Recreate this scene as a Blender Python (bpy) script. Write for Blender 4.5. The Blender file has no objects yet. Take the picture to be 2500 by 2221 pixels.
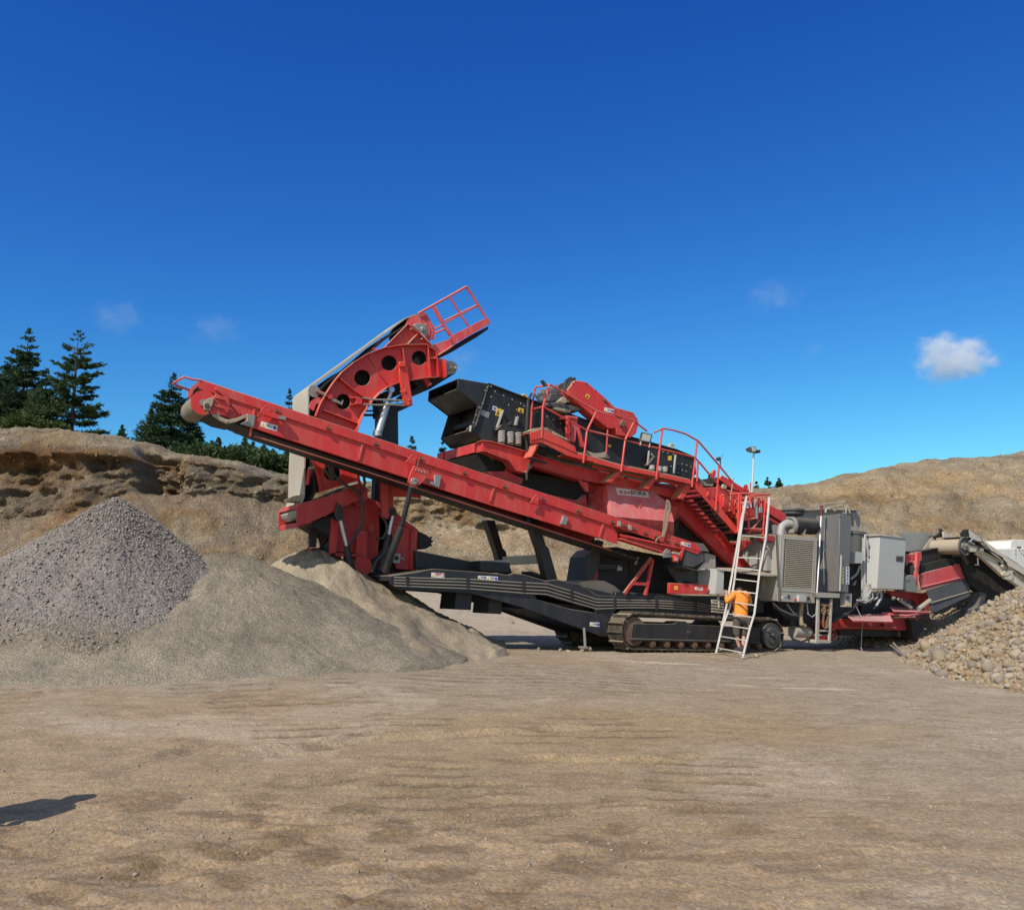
import bpy, bmesh, math, random
import numpy as np
from mathutils import Vector, Matrix
random.seed(7)
RNG = np.random.default_rng(7)
SC = bpy.context.scene
COL = SC.collection

# ------------------------------------------------------------------ camera
F = 2165.0                      # focal length in photograph pixels (2500 wide)
EYE = Vector((0, 0, 1.65))
TH = math.atan2(1430 - 1110.5, F)
FWD = Vector((0, math.cos(TH), math.sin(TH)))
UPV = Vector((0, -math.sin(TH), math.cos(TH)))
cam = bpy.data.objects.new('camera', bpy.data.cameras.new('camera'))
COL.objects.link(cam)
cam.location = EYE
cam.rotation_euler = (math.pi / 2 + TH, 0, 0)
cam.data.sensor_width = 36
cam.data.lens = 36 * F / 2500
cam.data.clip_end = 6000
SC.camera = cam

def ray(px, py):
    return Vector((1, 0, 0)) * ((px - 1250) / F) + FWD + UPV * ((1110.5 - py) / F)
def atY(px, py, Y):
    r = ray(px, py)
    return EYE + r * (Y / r.y)
def project(p):
    d = Vector(p) - EYE
    z = d.dot(FWD)
    return (1250 + F * d.x / z, 1110.5 - F * d.dot(UPV) / z, z)
def hitplane(px, py, P, N):
    r = ray(px, py)
    return EYE + r * ((P - EYE).dot(N) / r.dot(N))

# ------------------------------------------------------------------ the machine's own axes: U along, N across (away), W up
BETA = math.radians(31)
TAU = math.radians(2.5)
P0 = Vector((2.73, 21.3, 0.1))
NV = Vector((-math.sin(BETA), math.cos(BETA), 0))
UV = Vector((math.cos(BETA) * math.cos(TAU), math.sin(BETA) * math.cos(TAU), -math.sin(TAU)))
WV = NV.cross(UV) * -1
if WV.z < 0: WV = -WV
def M(px, py, b=0.0):
    return hitplane(px, py, P0 + NV * b, NV)
def loc(a, b, c):
    return P0 + UV * a + NV * b + WV * c
def abc(p):
    d = p - P0
    return (d.dot(UV), d.dot(NV), d.dot(WV))

def crop(x0, y0, s):
    def f(t):
        out = []
        for w in t.split():
            x, y = w.split(',')
            out.append((x0 + float(x) / s, y0 + float(y) / s))
        return out
    return f
A = crop(700, 680, 4.088); B = crop(660, 1080, 4.088); C = crop(1030, 880, 4.088)
D = crop(1450, 900, 4.088); E = crop(1400, 1180, 4.088); G = crop(2100, 1220, 4.325)
FF = crop(1750, 1200, 4.088); H = crop(930, 1280, 3.4067); LL = crop(400, 650, 2.2706)
PP = crop(400, 880, 5.11); Q = crop(1700, 1050, 6.487); S = crop(0, 0, 1)

# ------------------------------------------------------------------ noise
def _hash(ix, iy, iz, seed):
    h = (ix.astype(np.int64) * 374761393 + iy.astype(np.int64) * 668265263 + iz.astype(np.int64) * 2147483647 + seed * 974711) & 0xFFFFFFFF
    h = ((h ^ (h >> 13)) * 1274126177) & 0xFFFFFFFF
    h = ((h ^ (h >> 16)) * 2246822519) & 0xFFFFFFFF
    return ((h ^ (h >> 15)) & 0xFFFFFF) / float(0xFFFFFF)
def vnoise(x, y, z=None, seed=0):
    x = np.asarray(x, float); y = np.asarray(y, float)
    z = np.zeros_like(x) if z is None else np.asarray(z, float)
    ix, iy, iz = np.floor(x), np.floor(y), np.floor(z)
    fx, fy, fz = x - ix, y - iy, z - iz
    fx = fx * fx * fx * (fx * (fx * 6 - 15) + 10); fy = fy * fy * fy * (fy * (fy * 6 - 15) + 10); fz = fz * fz * fz * (fz * (fz * 6 - 15) + 10)
    r = 0
    for dx in (0, 1):
        for dy in (0, 1):
            for dz in (0, 1):
                w = (fx if dx else 1 - fx) * (fy if dy else 1 - fy) * (fz if dz else 1 - fz)
                r = r + w * _hash(ix + dx, iy + dy, iz + dz, seed)
    return r * 2 - 1
def fbm(x, y, z=None, seed=0, octv=4, gain=.5):
    r = 0; a = 1; t = 0
    x = np.asarray(x, float); y = np.asarray(y, float)
    for k in range(octv):
        r = r + a * vnoise(x * 2 ** k + k * 17.3, y * 2 ** k - k * 9.1, None if z is None else np.asarray(z) * 2 ** k, seed + k)
        t += a; a *= gain
    return r / t
def sstep(a, b, x):
    t = np.clip((np.asarray(x, float) - a) / (b - a), 0, 1)
    return t * t * (3 - 2 * t)

# ------------------------------------------------------------------ materials
MATS = {}
def newmat(name):
    m = bpy.data.materials.new(name); m.use_nodes = True
    nt = m.node_tree
    b = nt.nodes['Principled BSDF']
    return m, nt, b
def nd(nt, typ, **kw):
    n = nt.nodes.new(typ)
    for k, v in kw.items(): setattr(n, k, v)
    return n
def mixc(nt, fac, a, b, blend='MIX'):
    n = nd(nt, 'ShaderNodeMix', data_type='RGBA', blend_type=blend)
    for sock, v in ((n.inputs[0], fac), (n.inputs[6], a), (n.inputs[7], b)):
        if hasattr(v, 'is_linked') or isinstance(v, bpy.types.NodeSocket): nt.links.new(v, sock)
        elif isinstance(v, (int, float)): sock.default_value = v
        else: sock.default_value = (*v, 1)
    return n.outputs[2]
def mth(nt, op, a, b=None, clamp=False):
    n = nd(nt, 'ShaderNodeMath', operation=op, use_clamp=clamp)
    for i, v in enumerate((a, b)):
        if v is None: continue
        if isinstance(v, bpy.types.NodeSocket): nt.links.new(v, n.inputs[i])
        else: n.inputs[i].default_value = v
    return n.outputs[0]
def noise(nt, scale, detail=4, rough=.55, vec=None):
    n = nd(nt, 'ShaderNodeTexNoise'); n.inputs['Scale'].default_value = scale
    n.inputs['Detail'].default_value = detail; n.inputs['Roughness'].default_value = rough
    if vec is not None: nt.links.new(vec, n.inputs['Vector'])
    return n
def mrange(nt, v, a, b, c=0., d=1.):
    n = nd(nt, 'ShaderNodeMapRange'); nt.links.new(v, n.inputs[0])
    for i, x in enumerate((a, b, c, d)): n.inputs[i + 1].default_value = x
    return n.outputs[0]
DUST = (.36, .29, .20)
def paint(name, col, rough=.42, dust=.6, grime=.25, metal=0., bump=.04, film=.12, dustcol=DUST):
    """painted or bare steel: settled dust on upward faces, streaky dust film, scuffs and grime"""
    m, nt, b = newmat(name)
    geo = nd(nt, 'ShaderNodeNewGeometry'); sep = nd(nt, 'ShaderNodeSeparateXYZ')
    nt.links.new(geo.outputs['Normal'], sep.inputs[0])
    pos = geo.outputs['Position']
    mp = nd(nt, 'ShaderNodeMapping'); mp.inputs['Scale'].default_value = (3.0, 3.0, .55)
    nt.links.new(pos, mp.inputs[0])
    streak = noise(nt, 1.6, 5, .65, mp.outputs[0])
    big = noise(nt, .9, 4, .6, pos)
    fine = noise(nt, 22, 3, .6, pos)
    up = mrange(nt, sep.outputs[2], .25, .85)
    settle = mth(nt, 'MULTIPLY', up, mrange(nt, big.outputs[0], .3, .6, .55, 1.))
    settle = mth(nt, 'MULTIPLY', settle, dust * 1.25, True)
    filmf = mth(nt, 'MULTIPLY', mrange(nt, streak.outputs[0], .45, .72), film)
    spot = mth(nt, 'MULTIPLY', mrange(nt, fine.outputs[0], .58, .72), film * .8)
    c0 = mixc(nt, mth(nt, 'MULTIPLY', mrange(nt, big.outputs[0], .42, .7), grime), col, tuple(x * .55 for x in col))
    c1 = mixc(nt, mth(nt, 'MAXIMUM', filmf, spot), c0, dustcol)
    c2 = mixc(nt, settle, c1, dustcol)
    chip = noise(nt, 7, 8, .78, pos)
    c2 = mixc(nt, mrange(nt, chip.outputs[0], .655, .70, 0, .55), c2, (.10, .07, .055))
    nt.links.new(c2, b.inputs['Base Color'])
    b.inputs['Metallic'].default_value = metal
    nt.links.new(mth(nt, 'ADD', mth(nt, 'MULTIPLY', settle, .45), mrange(nt, streak.outputs[0], .3, .7, rough - .06, rough + .18), True), b.inputs['Roughness'])
    bp = nd(nt, 'ShaderNodeBump'); bp.inputs['Strength'].default_value = bump * 4; bp.inputs['Distance'].default_value = .01
    nt.links.new(noise(nt, 6, 5, .6, pos).outputs[0], bp.inputs['Height'])
    nt.links.new(bp.outputs[0], b.inputs['Normal'])
    MATS[name] = m
    return m
def flat(name, col, rough=.6, metal=0.):
    m, nt, b = newmat(name)
    geo = nd(nt, 'ShaderNodeNewGeometry')
    n = noise(nt, 9, 4, .6, geo.outputs['Position'])
    c = mixc(nt, mrange(nt, n.outputs[0], .35, .7, 0, .35), col, tuple(x * .6 + .05 for x in col))
    nt.links.new(c, b.inputs['Base Color'])
    b.inputs['Roughness'].default_value = rough; b.inputs['Metallic'].default_value = metal
    MATS[name] = m
    return m
RED = paint('red_paint', (.58, .034, .032), .46, .9, .22, film=.22)
ORED = paint('orange_red_paint', (.64, .045, .029), .44, .8, .16, film=.16)
PINK = paint('dusty_red_paint', (.60, .06, .065), .55, .85, .2, film=.42, dustcol=(.5, .34, .32))
REDD = paint('dirty_red_paint', (.46, .027, .028), .5, .85, .35, film=.2)
BLACK = paint('black_steel', (.017, .018, .021), .5, .5, .2, film=.06)
DARKI = paint('interior_shade', (.012, .011, .011), .8, .25, .2, film=.05)  # near-black tone standing in for shade inside and under the machines
TREAD = paint('tread_grating', (.16, .02, .02), .6, .25, .4, film=.15)
BLUEK = paint('blue_black_steel', (.019, .022, .028), .42, .55, .2, film=.06)
RUB = paint('black_rubber', (.016, .016, .017), .7, .25, .2, film=.06)
RUBG = paint('worn_rubber', (.055, .058, .063), .6, .3, .2, film=.15)
BELT = paint('dusty_belt', (.20, .17, .125), .85, .5, .3, film=.5)
BELTL = paint('pale_belt', (.37, .335, .28), .8, .3, .2, film=.3)
GREY = paint('grey_paint', (.30, .305, .295), .5, .55, .2, film=.2)
GREYL = paint('light_grey_paint', (.43, .435, .42), .45, .5, .1, film=.08)
GREYW = paint('dusty_grey_paint', (.36, .35, .315), .6, .8, .3, film=.5)
STEEL = paint('bare_steel', (.32, .31, .29), .45, .5, .3, metal=.5, film=.35)
CHROME = paint('cylinder_rod', (.6, .6, .6), .28, .2, .2, metal=.8, film=.2)
STAIN = paint('stainless_sheet', (.19, .18, .175), .42, .4, .2, metal=.35, film=.14)
ALU = paint('ladder_aluminium', (.60, .59, .56), .4, .2, .1, metal=.25, film=.15)
BEIGE = paint('beige_paint', (.60, .54, .43), .55, .8, .2, film=.35)
WHITEM = paint('white_paint', (.78, .76, .70), .5, .5, .12, film=.25)
RUST = paint('rusty_steel', (.11, .06, .04), .8, .5, .4, film=.3)
TRACKM = paint('track_steel', (.06, .052, .043), .6, .6, .3, metal=.3, film=.4)
DUSTM = paint('dust_cake', (.36, .305, .23), .95, .5, .3, film=.3)
WHITE = flat('white_label', (.8, .8, .78)); YEL = flat('yellow_label', (.75, .48, .04)); BLU = flat('blue_label', (.05, .12, .45))
REDL = flat('red_label', (.6, .03, .04)); DARKL = flat('dark_label', (.06, .06, .06)); GOLD = flat('yellow_steel', (.62, .42, .08), .5)
GLASS = flat('lamp_glass', (.52, .52, .46), .15); HOSE = flat('hose_rubber', (.03, .03, .032), .55); HOSEG = flat('grey_hose', (.36, .36, .36), .55)
SKIN = flat('skin', (.5, .27, .19), .55); HAIR = flat('dark_hair', (.06, .03, .02), .7)
HOODIE = flat('orange_cloth', (.82, .27, .03), .85); SHORTS = flat('dark_cloth', (.075, .065, .055), .9); SHOE = flat('shoe', (.04, .04, .04), .8)
STRAPM = flat('sling_webbing', (.33, .26, .18), .95)

# ------------------------------------------------------------------ mesh builder
class MB:
    def __init__(s): s.v = []; s.f = []; s.mi = []; s.m = 0; s.ref = None
    def P(s, x, y, b): return M(x, y, b) if s.ref is None else M(x, y, s.ref) + NV * (b - s.ref)
    def at(s, ref): s.ref = ref; return s
    def add(s, vs, fs, m=None):
        o = len(s.v); s.v.extend([Vector(p) for p in vs])
        for f in fs: s.f.append(tuple(i + o for i in f)); s.mi.append(s.m if m is None else m)
        return s
    def prism3(s, front, off, m=None):
        n = len(front); back = [p + off for p in front]
        fs = [tuple(range(n)), tuple(reversed(range(n, 2 * n)))]
        for i in range(n): j = (i + 1) % n; fs.append((i, i + n, j + n, j))
        return s.add(list(front) + back, fs, m)
    def prism(s, px, b0, b1, m=None):
        return s.prism3([s.P(x, y, b0) for x, y in px], NV * (b1 - b0), m)
    def holed(s, px, holes, b0, b1, m=None):
        bm = bmesh.new(); loops = []
        for lp in [px] + holes:
            vs = [bm.verts.new(s.P(x, y, b0)) for x, y in lp]
            loops.append(vs)
        es = []
        for vs in loops:
            for i in range(len(vs)): es.append(bm.edges.new((vs[i], vs[(i + 1) % len(vs)])))
        bm.verts.index_update()
        r = bmesh.ops.triangle_fill(bm, edges=es, use_beauty=True, normal=NV)
        tris = [[v.index for v in f.verts] for f in bm.faces]
        co = [v.co.copy() for v in bm.verts]; off = NV * (b1 - b0); n = len(co)
        fs = [tuple(t) for t in tris] + [tuple(i + n for i in reversed(t)) for t in tris]
        for vs in loops:
            for i in range(len(vs)):
                a, c = vs[i].index, vs[(i + 1) % len(vs)].index
                fs.append((a, c, c + n, a + n))
        bm.free()
        return s.add(co + [p + off for p in co], fs, m)
    def tube(s, pts, r, seg=8, m=None, r2=None):
        pts = [Vector(p) for p in pts]; n = len(pts)
        rs = [r + ((r2 if r2 is not None else r) - r) * i / max(1, n - 1) for i in range(n)]
        t0 = (pts[1] - pts[0]).normalized()
        x = t0.orthogonal().normalized()
        vs = []; prev = t0
        for i in range(n):
            if i == 0: t = t0
            elif i == n - 1: t = (pts[-1] - pts[-2]).normalized()
            else: t = ((pts[i] - pts[i - 1]).normalized() + (pts[i + 1] - pts[i]).normalized()).normalized()
            x = (x - t * x.dot(t)).normalized(); y = t.cross(x)
            for k in range(seg):
                a = 2 * math.pi * k / seg
                vs.append(pts[i] + (x * math.cos(a) + y * math.sin(a)) * rs[i])
        fs = [tuple(reversed(range(seg))), tuple(range((n - 1) * seg, n * seg))]
        for i in range(n - 1):
            for k in range(seg):
                l = (k + 1) % seg
                fs.append((i * seg + k, i * seg + l, (i + 1) * seg + l, (i + 1) * seg + k))
        return s.add(vs, fs, m)
    def tpx(s, px, b, r, seg=8, m=None, r2=None):
        bs = b if isinstance(b, (list, tuple)) else [b] * len(px)
        return s.tube([s.P(x, y, bb) for (x, y), bb in zip(px, bs)], r, seg, m, r2)
    def cyl(s, p, q, r, seg=28, m=None, r2=None): return s.tube([p, q], r, seg, m, r2)
    def cylb(s, px, b0, b1, r, seg=28, m=None, r2=None):
        p = s.P(px[0], px[1], b0); return s.tube([p, p + NV * (b1 - b0)], r, seg, m, r2)
    def boxl(s, a0, a1, b0, b1, c0, c1, m=None):
        return s.prism3([loc(a0, b0, c0), loc(a1, b0, c0), loc(a1, b0, c1), loc(a0, b0, c1)], NV * (b1 - b0), m)
    def box(s, x0, y0, x1, y1, b0, b1, m=None):
        """axis-aligned with the machine; px corners of its near face"""
        p, q = abc(M(x0, y0, b0)), abc(M(x1, y1, b0))
        return s.boxl(p[0], q[0], b0, b1, p[2], q[2], m)
    def bar(s, p, q, w, h, up=None, m=None):
        p, q = Vector(p), Vector(q); t = (q - p).normalized()
        up = Vector(up) if up is not None else (WV if abs(t.dot(WV)) < .9 else UV)
        x = t.cross(up).normalized(); y = x.cross(t).normalized()
        vs = [e + x * sx * w / 2 + y * sy * h / 2 for e in (p, q) for sx, sy in ((-1, -1), (1, -1), (1, 1), (-1, 1))]
        return s.add(vs, [(3, 2, 1, 0), (4, 5, 6, 7), (0, 1, 5, 4), (1, 2, 6, 5), (2, 3, 7, 6), (3, 0, 4, 7)], m)
    def strip(s, px, b0, b1, th=.02, m=None):
        """a ribbon (flange, belt) along a polyline, lying across the machine"""
        pts = [s.P(x, y, b0) for x, y in px]; n = len(pts); off = NV * (b1 - b0); vs = []
        for i, p in enumerate(pts):
            t = (pts[min(i + 1, n - 1)] - pts[max(i - 1, 0)]).normalized()
            q = t.cross(NV).normalized() * th
            vs += [p, p + off, p + off + q, p + q]
        fs = [(3, 2, 1, 0), tuple(4 * (n - 1) + k for k in range(4))]
        for i in range(n - 1):
            for k in range(4):
                l = (k + 1) % 4
                fs.append((4 * i + k, 4 * i + l, 4 * i + 4 + l, 4 * i + 4 + k))
        return s.add(vs, fs, m)
    def bolt(s, p, r=.018, n=None, m=None):
        n = Vector(n) if n is not None else -NV
        return s.tube([Vector(p), Vector(p) + n * r * .9], r, 6, m)
    def bolts(s, px, b, r=.018, m=None):
        for x, y in px: s.bolt(s.P(x, y, b), r, None, m)
        return s
    def ring(s, c, axis, R, r, seg=20, sub=8, m=None):
        axis = Vector(axis).normalized(); x = axis.orthogonal().normalized(); y = axis.cross(x)
        vs = []; fs = []
        for i in range(seg):
            a = 2 * math.pi * i / seg; d = x * math.cos(a) + y * math.sin(a)
            for k in range(sub):
                t = 2 * math.pi * k / sub
                vs.append(Vector(c) + d * (R + r * math.cos(t)) + axis * r * math.sin(t))
        for i in range(seg):
            for k in range(sub):
                j = (i + 1) % seg; l = (k + 1) % sub
                fs.append((i * sub + k, j * sub + k, j * sub + l, i * sub + l))
        return s.add(vs, fs, m)
    def build(s, name, mats, parent=None, bevel=0, smooth=True, label=None):
        if not isinstance(mats, (list, tuple)): mats = [mats]
        me = bpy.data.meshes.new(name)
        o0 = root_of(parent).location if parent is not None else Vector((0, 0, 0))
        me.from_pydata([tuple(p - o0) for p in s.v], [], s.f)
        for m in mats: me.materials.append(m)
        if len(mats) > 1: me.polygons.foreach_set('material_index', s.mi)
        bm = bmesh.new(); bm.from_mesh(me)
        bmesh.ops.recalc_face_normals(bm, faces=bm.faces[:]); bm.to_mesh(me); bm.free()
        if smooth:
            me.polygons.foreach_set('use_smooth', [True] * len(me.polygons)); me.set_sharp_from_angle(angle=math.radians(38))
        o = bpy.data.objects.new(name, me); COL.objects.link(o)
        if parent is not None: o.parent = parent
        if bevel:
            md = o.modifiers.new('bevel', 'BEVEL'); md.width = bevel; md.segments = 1; md.limit_method = 'ANGLE'; md.angle_limit = math.radians(50)
        if label: o['label'] = label
        return o
def root_of(o):
    while o.parent is not None: o = o.parent
    return o
def empty(name, p, label, cat, group=None):
    o = bpy.data.objects.new(name, None); COL.objects.link(o); o.location = Vector(p)
    o.empty_display_size = .3
    return tag(o, label, cat, group)
def tag(o, label, cat, group=None, kind=None):
    if label: o['label'] = label
    if cat: o['category'] = cat
    if group: o['group'] = group
    if kind: o['kind'] = kind
    return o
def structure(o, kind='structure'): o['kind'] = kind; return o
def fast_mesh(name, V, Fc, mat, smooth=True):
    """V (n,3) array, Fc (m,k) int array of equal-sided faces"""
    me = bpy.data.meshes.new(name); V = np.asarray(V, np.float32); Fc = np.asarray(Fc, np.int32); k = Fc.shape[1]
    me.vertices.add(len(V)); me.vertices.foreach_set('co', V.ravel())
    me.loops.add(Fc.size); me.loops.foreach_set('vertex_index', Fc.ravel())
    me.polygons.add(len(Fc)); me.polygons.foreach_set('loop_start', np.arange(0, Fc.size, k, dtype=np.int32))
    if smooth: me.polygons.foreach_set('use_smooth', np.ones(len(Fc), bool))
    me.update(calc_edges=True)
    if mat is not None: me.materials.append(mat)
    o = bpy.data.objects.new(name, me); COL.objects.link(o)
    return o
def grid_faces(nr, nc, wrap=False):
    i, j = np.meshgrid(np.arange(nr - 1), np.arange(nc if wrap else nc - 1), indexing='ij')
    j2 = (j + 1) % nc
    return np.stack([i * nc + j, i * nc + j2, (i + 1) * nc + j2, (i + 1) * nc + j], -1).reshape(-1, 4)
def vcol(o, name, rgb):
    a = o.data.color_attributes.new(name, 'FLOAT_COLOR', 'POINT')
    d = np.ones((len(o.data.vertices), 4), np.float32); d[:, :3] = rgb
    a.data.foreach_set('color', d.ravel())
# ================================================================== SETTING
def zg(X, Y):
    X = np.asarray(X, float); Y = np.asarray(Y, float)
    return sstep(5, 18, Y) * (.2 - .038 * np.clip(X, -14, 18)) + 1.5 * sstep(27, 46, Y)
def zg1(x, y): return float(zg(np.array([x]), np.array([y]))[0])
def gp(px, py):
    """the ground point seen at a photograph pixel"""
    r = ray(px, py); t = 10.
    for _ in range(30):
        p = EYE + r * t
        t = t + (zg1(p.x, p.y) - p.z) / r.z * .7
    p = EYE + r * t
    return Vector((p.x, p.y, zg1(p.x, p.y)))

def soil(name, bump=.5, dist=.03, peb=26., pebmix=.3, varscale=3., contrast=.35, fine=60., attr='tint', rough=.95, warm=(1.04, .985, .87)):
    m, nt, b = newmat(name)
    geo = nd(nt, 'ShaderNodeNewGeometry'); pos = geo.outputs['Position']
    at = nd(nt, 'ShaderNodeVertexColor'); at.layer_name = attr
    v = nd(nt, 'ShaderNodeTexVoronoi'); v.inputs['Scale'].default_value = peb; nt.links.new(pos, v.inputs['Vector'])
    v2 = nd(nt, 'ShaderNodeTexVoronoi'); v2.inputs['Scale'].default_value = peb * 2.7; nt.links.new(pos, v2.inputs['Vector'])
    n1 = noise(nt, varscale, 6, .65, pos); n2 = noise(nt, fine, 4, .7, pos)
    k = mrange(nt, n1.outputs[0], .3, .7, 1 - contrast, 1 + contrast * .8)
    k2 = mrange(nt, n2.outputs[0], .3, .7, 1 - contrast * 1.3, 1 + contrast * 1.3)
    c = mixc(nt, 1., at.outputs[0], mixc(nt, 0., warm, warm), 'MULTIPLY')
    hsv = nd(nt, 'ShaderNodeHueSaturation'); nt.links.new(c, hsv.inputs['Color'])
    sepc = nd(nt, 'ShaderNodeSeparateColor'); nt.links.new(v.outputs['Color'], sepc.inputs[0])
    pv = mrange(nt, sepc.outputs[0], 0, 1, 1 - pebmix, 1 + pebmix)
    sat = mrange(nt, sepc.outputs[1], 0, 1, 1 - pebmix * .9, 1 + pebmix * .5)
    nt.links.new(sat, hsv.inputs['Saturation'])
    nt.links.new(mth(nt, 'MULTIPLY', mth(nt, 'MULTIPLY', k, k2), pv), hsv.inputs['Value'])
    nt.links.new(hsv.outputs[0], b.inputs['Base Color'])
    b.inputs['Roughness'].default_value = rough; b.inputs['Specular IOR Level'].default_value = .2
    h = mth(nt, 'ADD', mth(nt, 'MULTIPLY', v.outputs['Distance'], -.8), mth(nt, 'MULTIPLY', v2.outputs['Distance'], -.35))
    h = mth(nt, 'ADD', h, mth(nt, 'MULTIPLY', n2.outputs[0], .9))
    h = mth(nt, 'ADD', h, mth(nt, 'MULTIPLY', n1.outputs[0], .5))
    bp = nd(nt, 'ShaderNodeBump'); bp.inputs['Strength'].default_value = bump; bp.inputs['Distance'].default_value = dist
    nt.links.new(h, bp.inputs['Height']); nt.links.new(bp.outputs[0], b.inputs['Normal'])
    return m

# ------------------------------------------------------------------ ground sheet
def axis_samples(lo, hi, step, far_lo, far_hi):
    mid = np.arange(lo, hi, step); a = []; s = step; x = lo
    while x > far_lo: s *= 1.22; x -= s; a.append(x)
    c = []; s = step; x = hi
    while x < far_hi: s *= 1.22; x += s; c.append(x)
    return np.concatenate([np.array(a[::-1]), mid, np.array(c)])
gx = axis_samples(-9.5, 11.5, .042, -900, 900)
gy = np.concatenate([np.linspace(-40, 3.3, 40), np.arange(3.4, 12, .03), np.arange(12, 24, .055), 24 + np.cumsum(.06 * 1.13 ** np.arange(58))])
GX, GY = np.meshgrid(gx, gy)
GZ = zg(GX, GY)
fade = 1 - sstep(24, 40, GY)
GZ = GZ + .05 * fbm(GX * .35, GY * .35, seed=3, octv=3) * fade
# broken crust: patches of clods, ridged
lump = sstep(.05, .5, fbm(GX * .45 + 5, GY * .45, seed=11, octv=3))
near = np.exp(-((GX + 1.4) / 3.2) ** 2) * (1 - sstep(6.2, 8.5, GY))
lump = lump * (.12 + .6 * near)
GZ += fade * (.007 + .035 * lump) * fbm(GX * 3.2, GY * 4.2, seed=21, octv=4)
GZ += fade * .05 * lump * (1 - np.abs(fbm(GX * 2.1, GY * 3.4, seed=31, octv=4)) * 3.2)
GZ += fade * .006 * fbm(GX * 14, GY * 14, seed=41, octv=2)
# broken crust: little scarps where tyres tore the drying surface
sc1 = fbm(GX * .9 + .6 * GY, GY * 2.4, seed=43, octv=5, gain=.55); sc2 = fbm(GX * 1.6 - .4 * GY, GY * 3.6, seed=47, octv=4, gain=.55)
GZ += fade * (.016 * sstep(.00, .05, sc1) + .013 * sstep(.08, .12, sc2) - .012 * sstep(.16, .2, sc1)) * (.45 + .8 * near)
edge = np.maximum(np.exp(-((sc1 - .0) / .018) ** 2), np.exp(-((sc2 - .075) / .018) ** 2)) * fade
MARK_SHADE = np.zeros_like(GZ)
def strip(p, q, w, pitch, depth, slant=0., rough=.5, seed=0):
    """wheel-loader tyre track: lug bars across a lane from p to q"""
    global GZ, MARK_SHADE
    p = np.array(p[:2]); q = np.array(q[:2]); t = q - p; Ln = np.linalg.norm(t); t /= Ln
    s = (GX - p[0]) * t[0] + (GY - p[1]) * t[1]; u = -(GX - p[0]) * t[1] + (GY - p[1]) * t[0]
    wob = .06 * vnoise(s * .7, u * 0, seed=seed)
    u = u + wob
    depth = depth * .55; pitch = pitch * 1.12
    msk = sstep(-.2, .25, s) * (1 - sstep(Ln - .3, Ln + .2, s)) * (1 - sstep(w * .44, w * .54, np.abs(u)))
    ph = (s + slant * np.abs(u)) / pitch + .16 * vnoise(s * .8, u * 1.1, seed=seed + 5)
    fr = ph - np.floor(ph)
    bar = 1 - sstep(.0, .14, fr) * (1 - sstep(.30, .46, fr))
    br = .15 + .85 * sstep(-.25, .05, fbm(GX * 1.1, GY * 1.1, seed=seed + 9, octv=3)) if rough else 1
    GZ = GZ + msk * br * depth * .8 * (bar - .85) + (np.abs(np.abs(u) - w * .53) < .06) * sstep(-.2, .25, s) * (1 - sstep(Ln - .3, Ln + .2, s)) * depth * .12 * br
    MARK_SHADE = np.maximum(MARK_SHADE, msk * br * np.clip(1.15 - bar, 0, 1))
    return
for k, (a, b2, w, pi_, dp, sl) in enumerate([
    ((30, 1640), (42, 1738), .75, .33, .05, 0), ((455, 1650), (500, 1738), .62, .33, .055, 0), ((520, 1652), (585, 1738), .5, .33, .05, 0),
    ((720, 1652), (770, 1722), 1.8, .36, .05, .05), ((800, 1735), (860, 1822), 1.8, .33, .05, .05), ((1130, 1612), (1180, 1702), 2.4, .40, .045, .15), ((1420, 1620), (1440, 1690), 1.9, .36, .035, .1),
    ((1420, 1748), (1460, 1862), 2.0, .36, .035, .05), ((1100, 1850), (1130, 1990), 1.2, .30, .04, .2), ((170, 2020), (235, 2150), 1.0, .26, .045, .1), ((520, 2050), (600, 2190), .9, .26, .04, .1),
    ((1700, 1850), (1760, 1990), 1.0, .30, .03, .1), ((330, 1800), (420, 1880), .8, .33, .035, .05), ((1480, 2060), (1540, 2190), .8, .28, .03, .2), ((1000, 1740), (1030, 1800), 1.0, .33, .04, .05)]):
    strip(gp(*a), gp(*b2), w, pi_, dp, sl, 1, 50 + k)
# shallow ruts pressed by wheels
def rut(p, q, w, d, seed):
    global GZ, MARK_SHADE
    p = np.array(p[:2]); q = np.array(q[:2]); t = q - p; Ln = np.linalg.norm(t); t /= Ln
    s = (GX - p[0]) * t[0] + (GY - p[1]) * t[1]; u = -(GX - p[0]) * t[1] + (GY - p[1]) * t[0] + .15 * vnoise(s * .8, u0 := s * 0, seed=seed)
    msk = sstep(-.3, .4, s) * (1 - sstep(Ln - .4, Ln + .3, s))
    MARK_SHADE = np.maximum(MARK_SHADE, msk * np.exp(-((u + .4 * w) / (w * .55)) ** 2) * (.5 + .5 * (vnoise(s * 4, u * 4, seed=seed + 8) > -.3)))
    GZ = GZ - d * msk * np.exp(-(u / w) ** 2) + d * .7 * msk * np.exp(-((u - 1.5 * w) / (w * .5)) ** 2) * (.4 + .6 * (vnoise(s * 3, s * 0, seed=seed + 3) > -.2))
rut(gp(400, 1852), gp(520, 1812), .12, .07, 5); rut(gp(620, 1850), gp(900, 1792), .14, .06, 6); rut(gp(0, 2100), gp(330, 2050), .15, .05, 7)
rut(gp(250, 2130), gp(620, 2090), .16, .05, 8); rut(gp(900, 1800), gp(1500, 1775), .12, .035, 9); rut(gp(1250, 1860), gp(1700, 1850), .1, .035, 10)
rut(gp(300, 2140), gp(480, 2120), .15, .06, 11); rut(gp(700, 1915), gp(930, 1880), .15, .04, 12)

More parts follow.
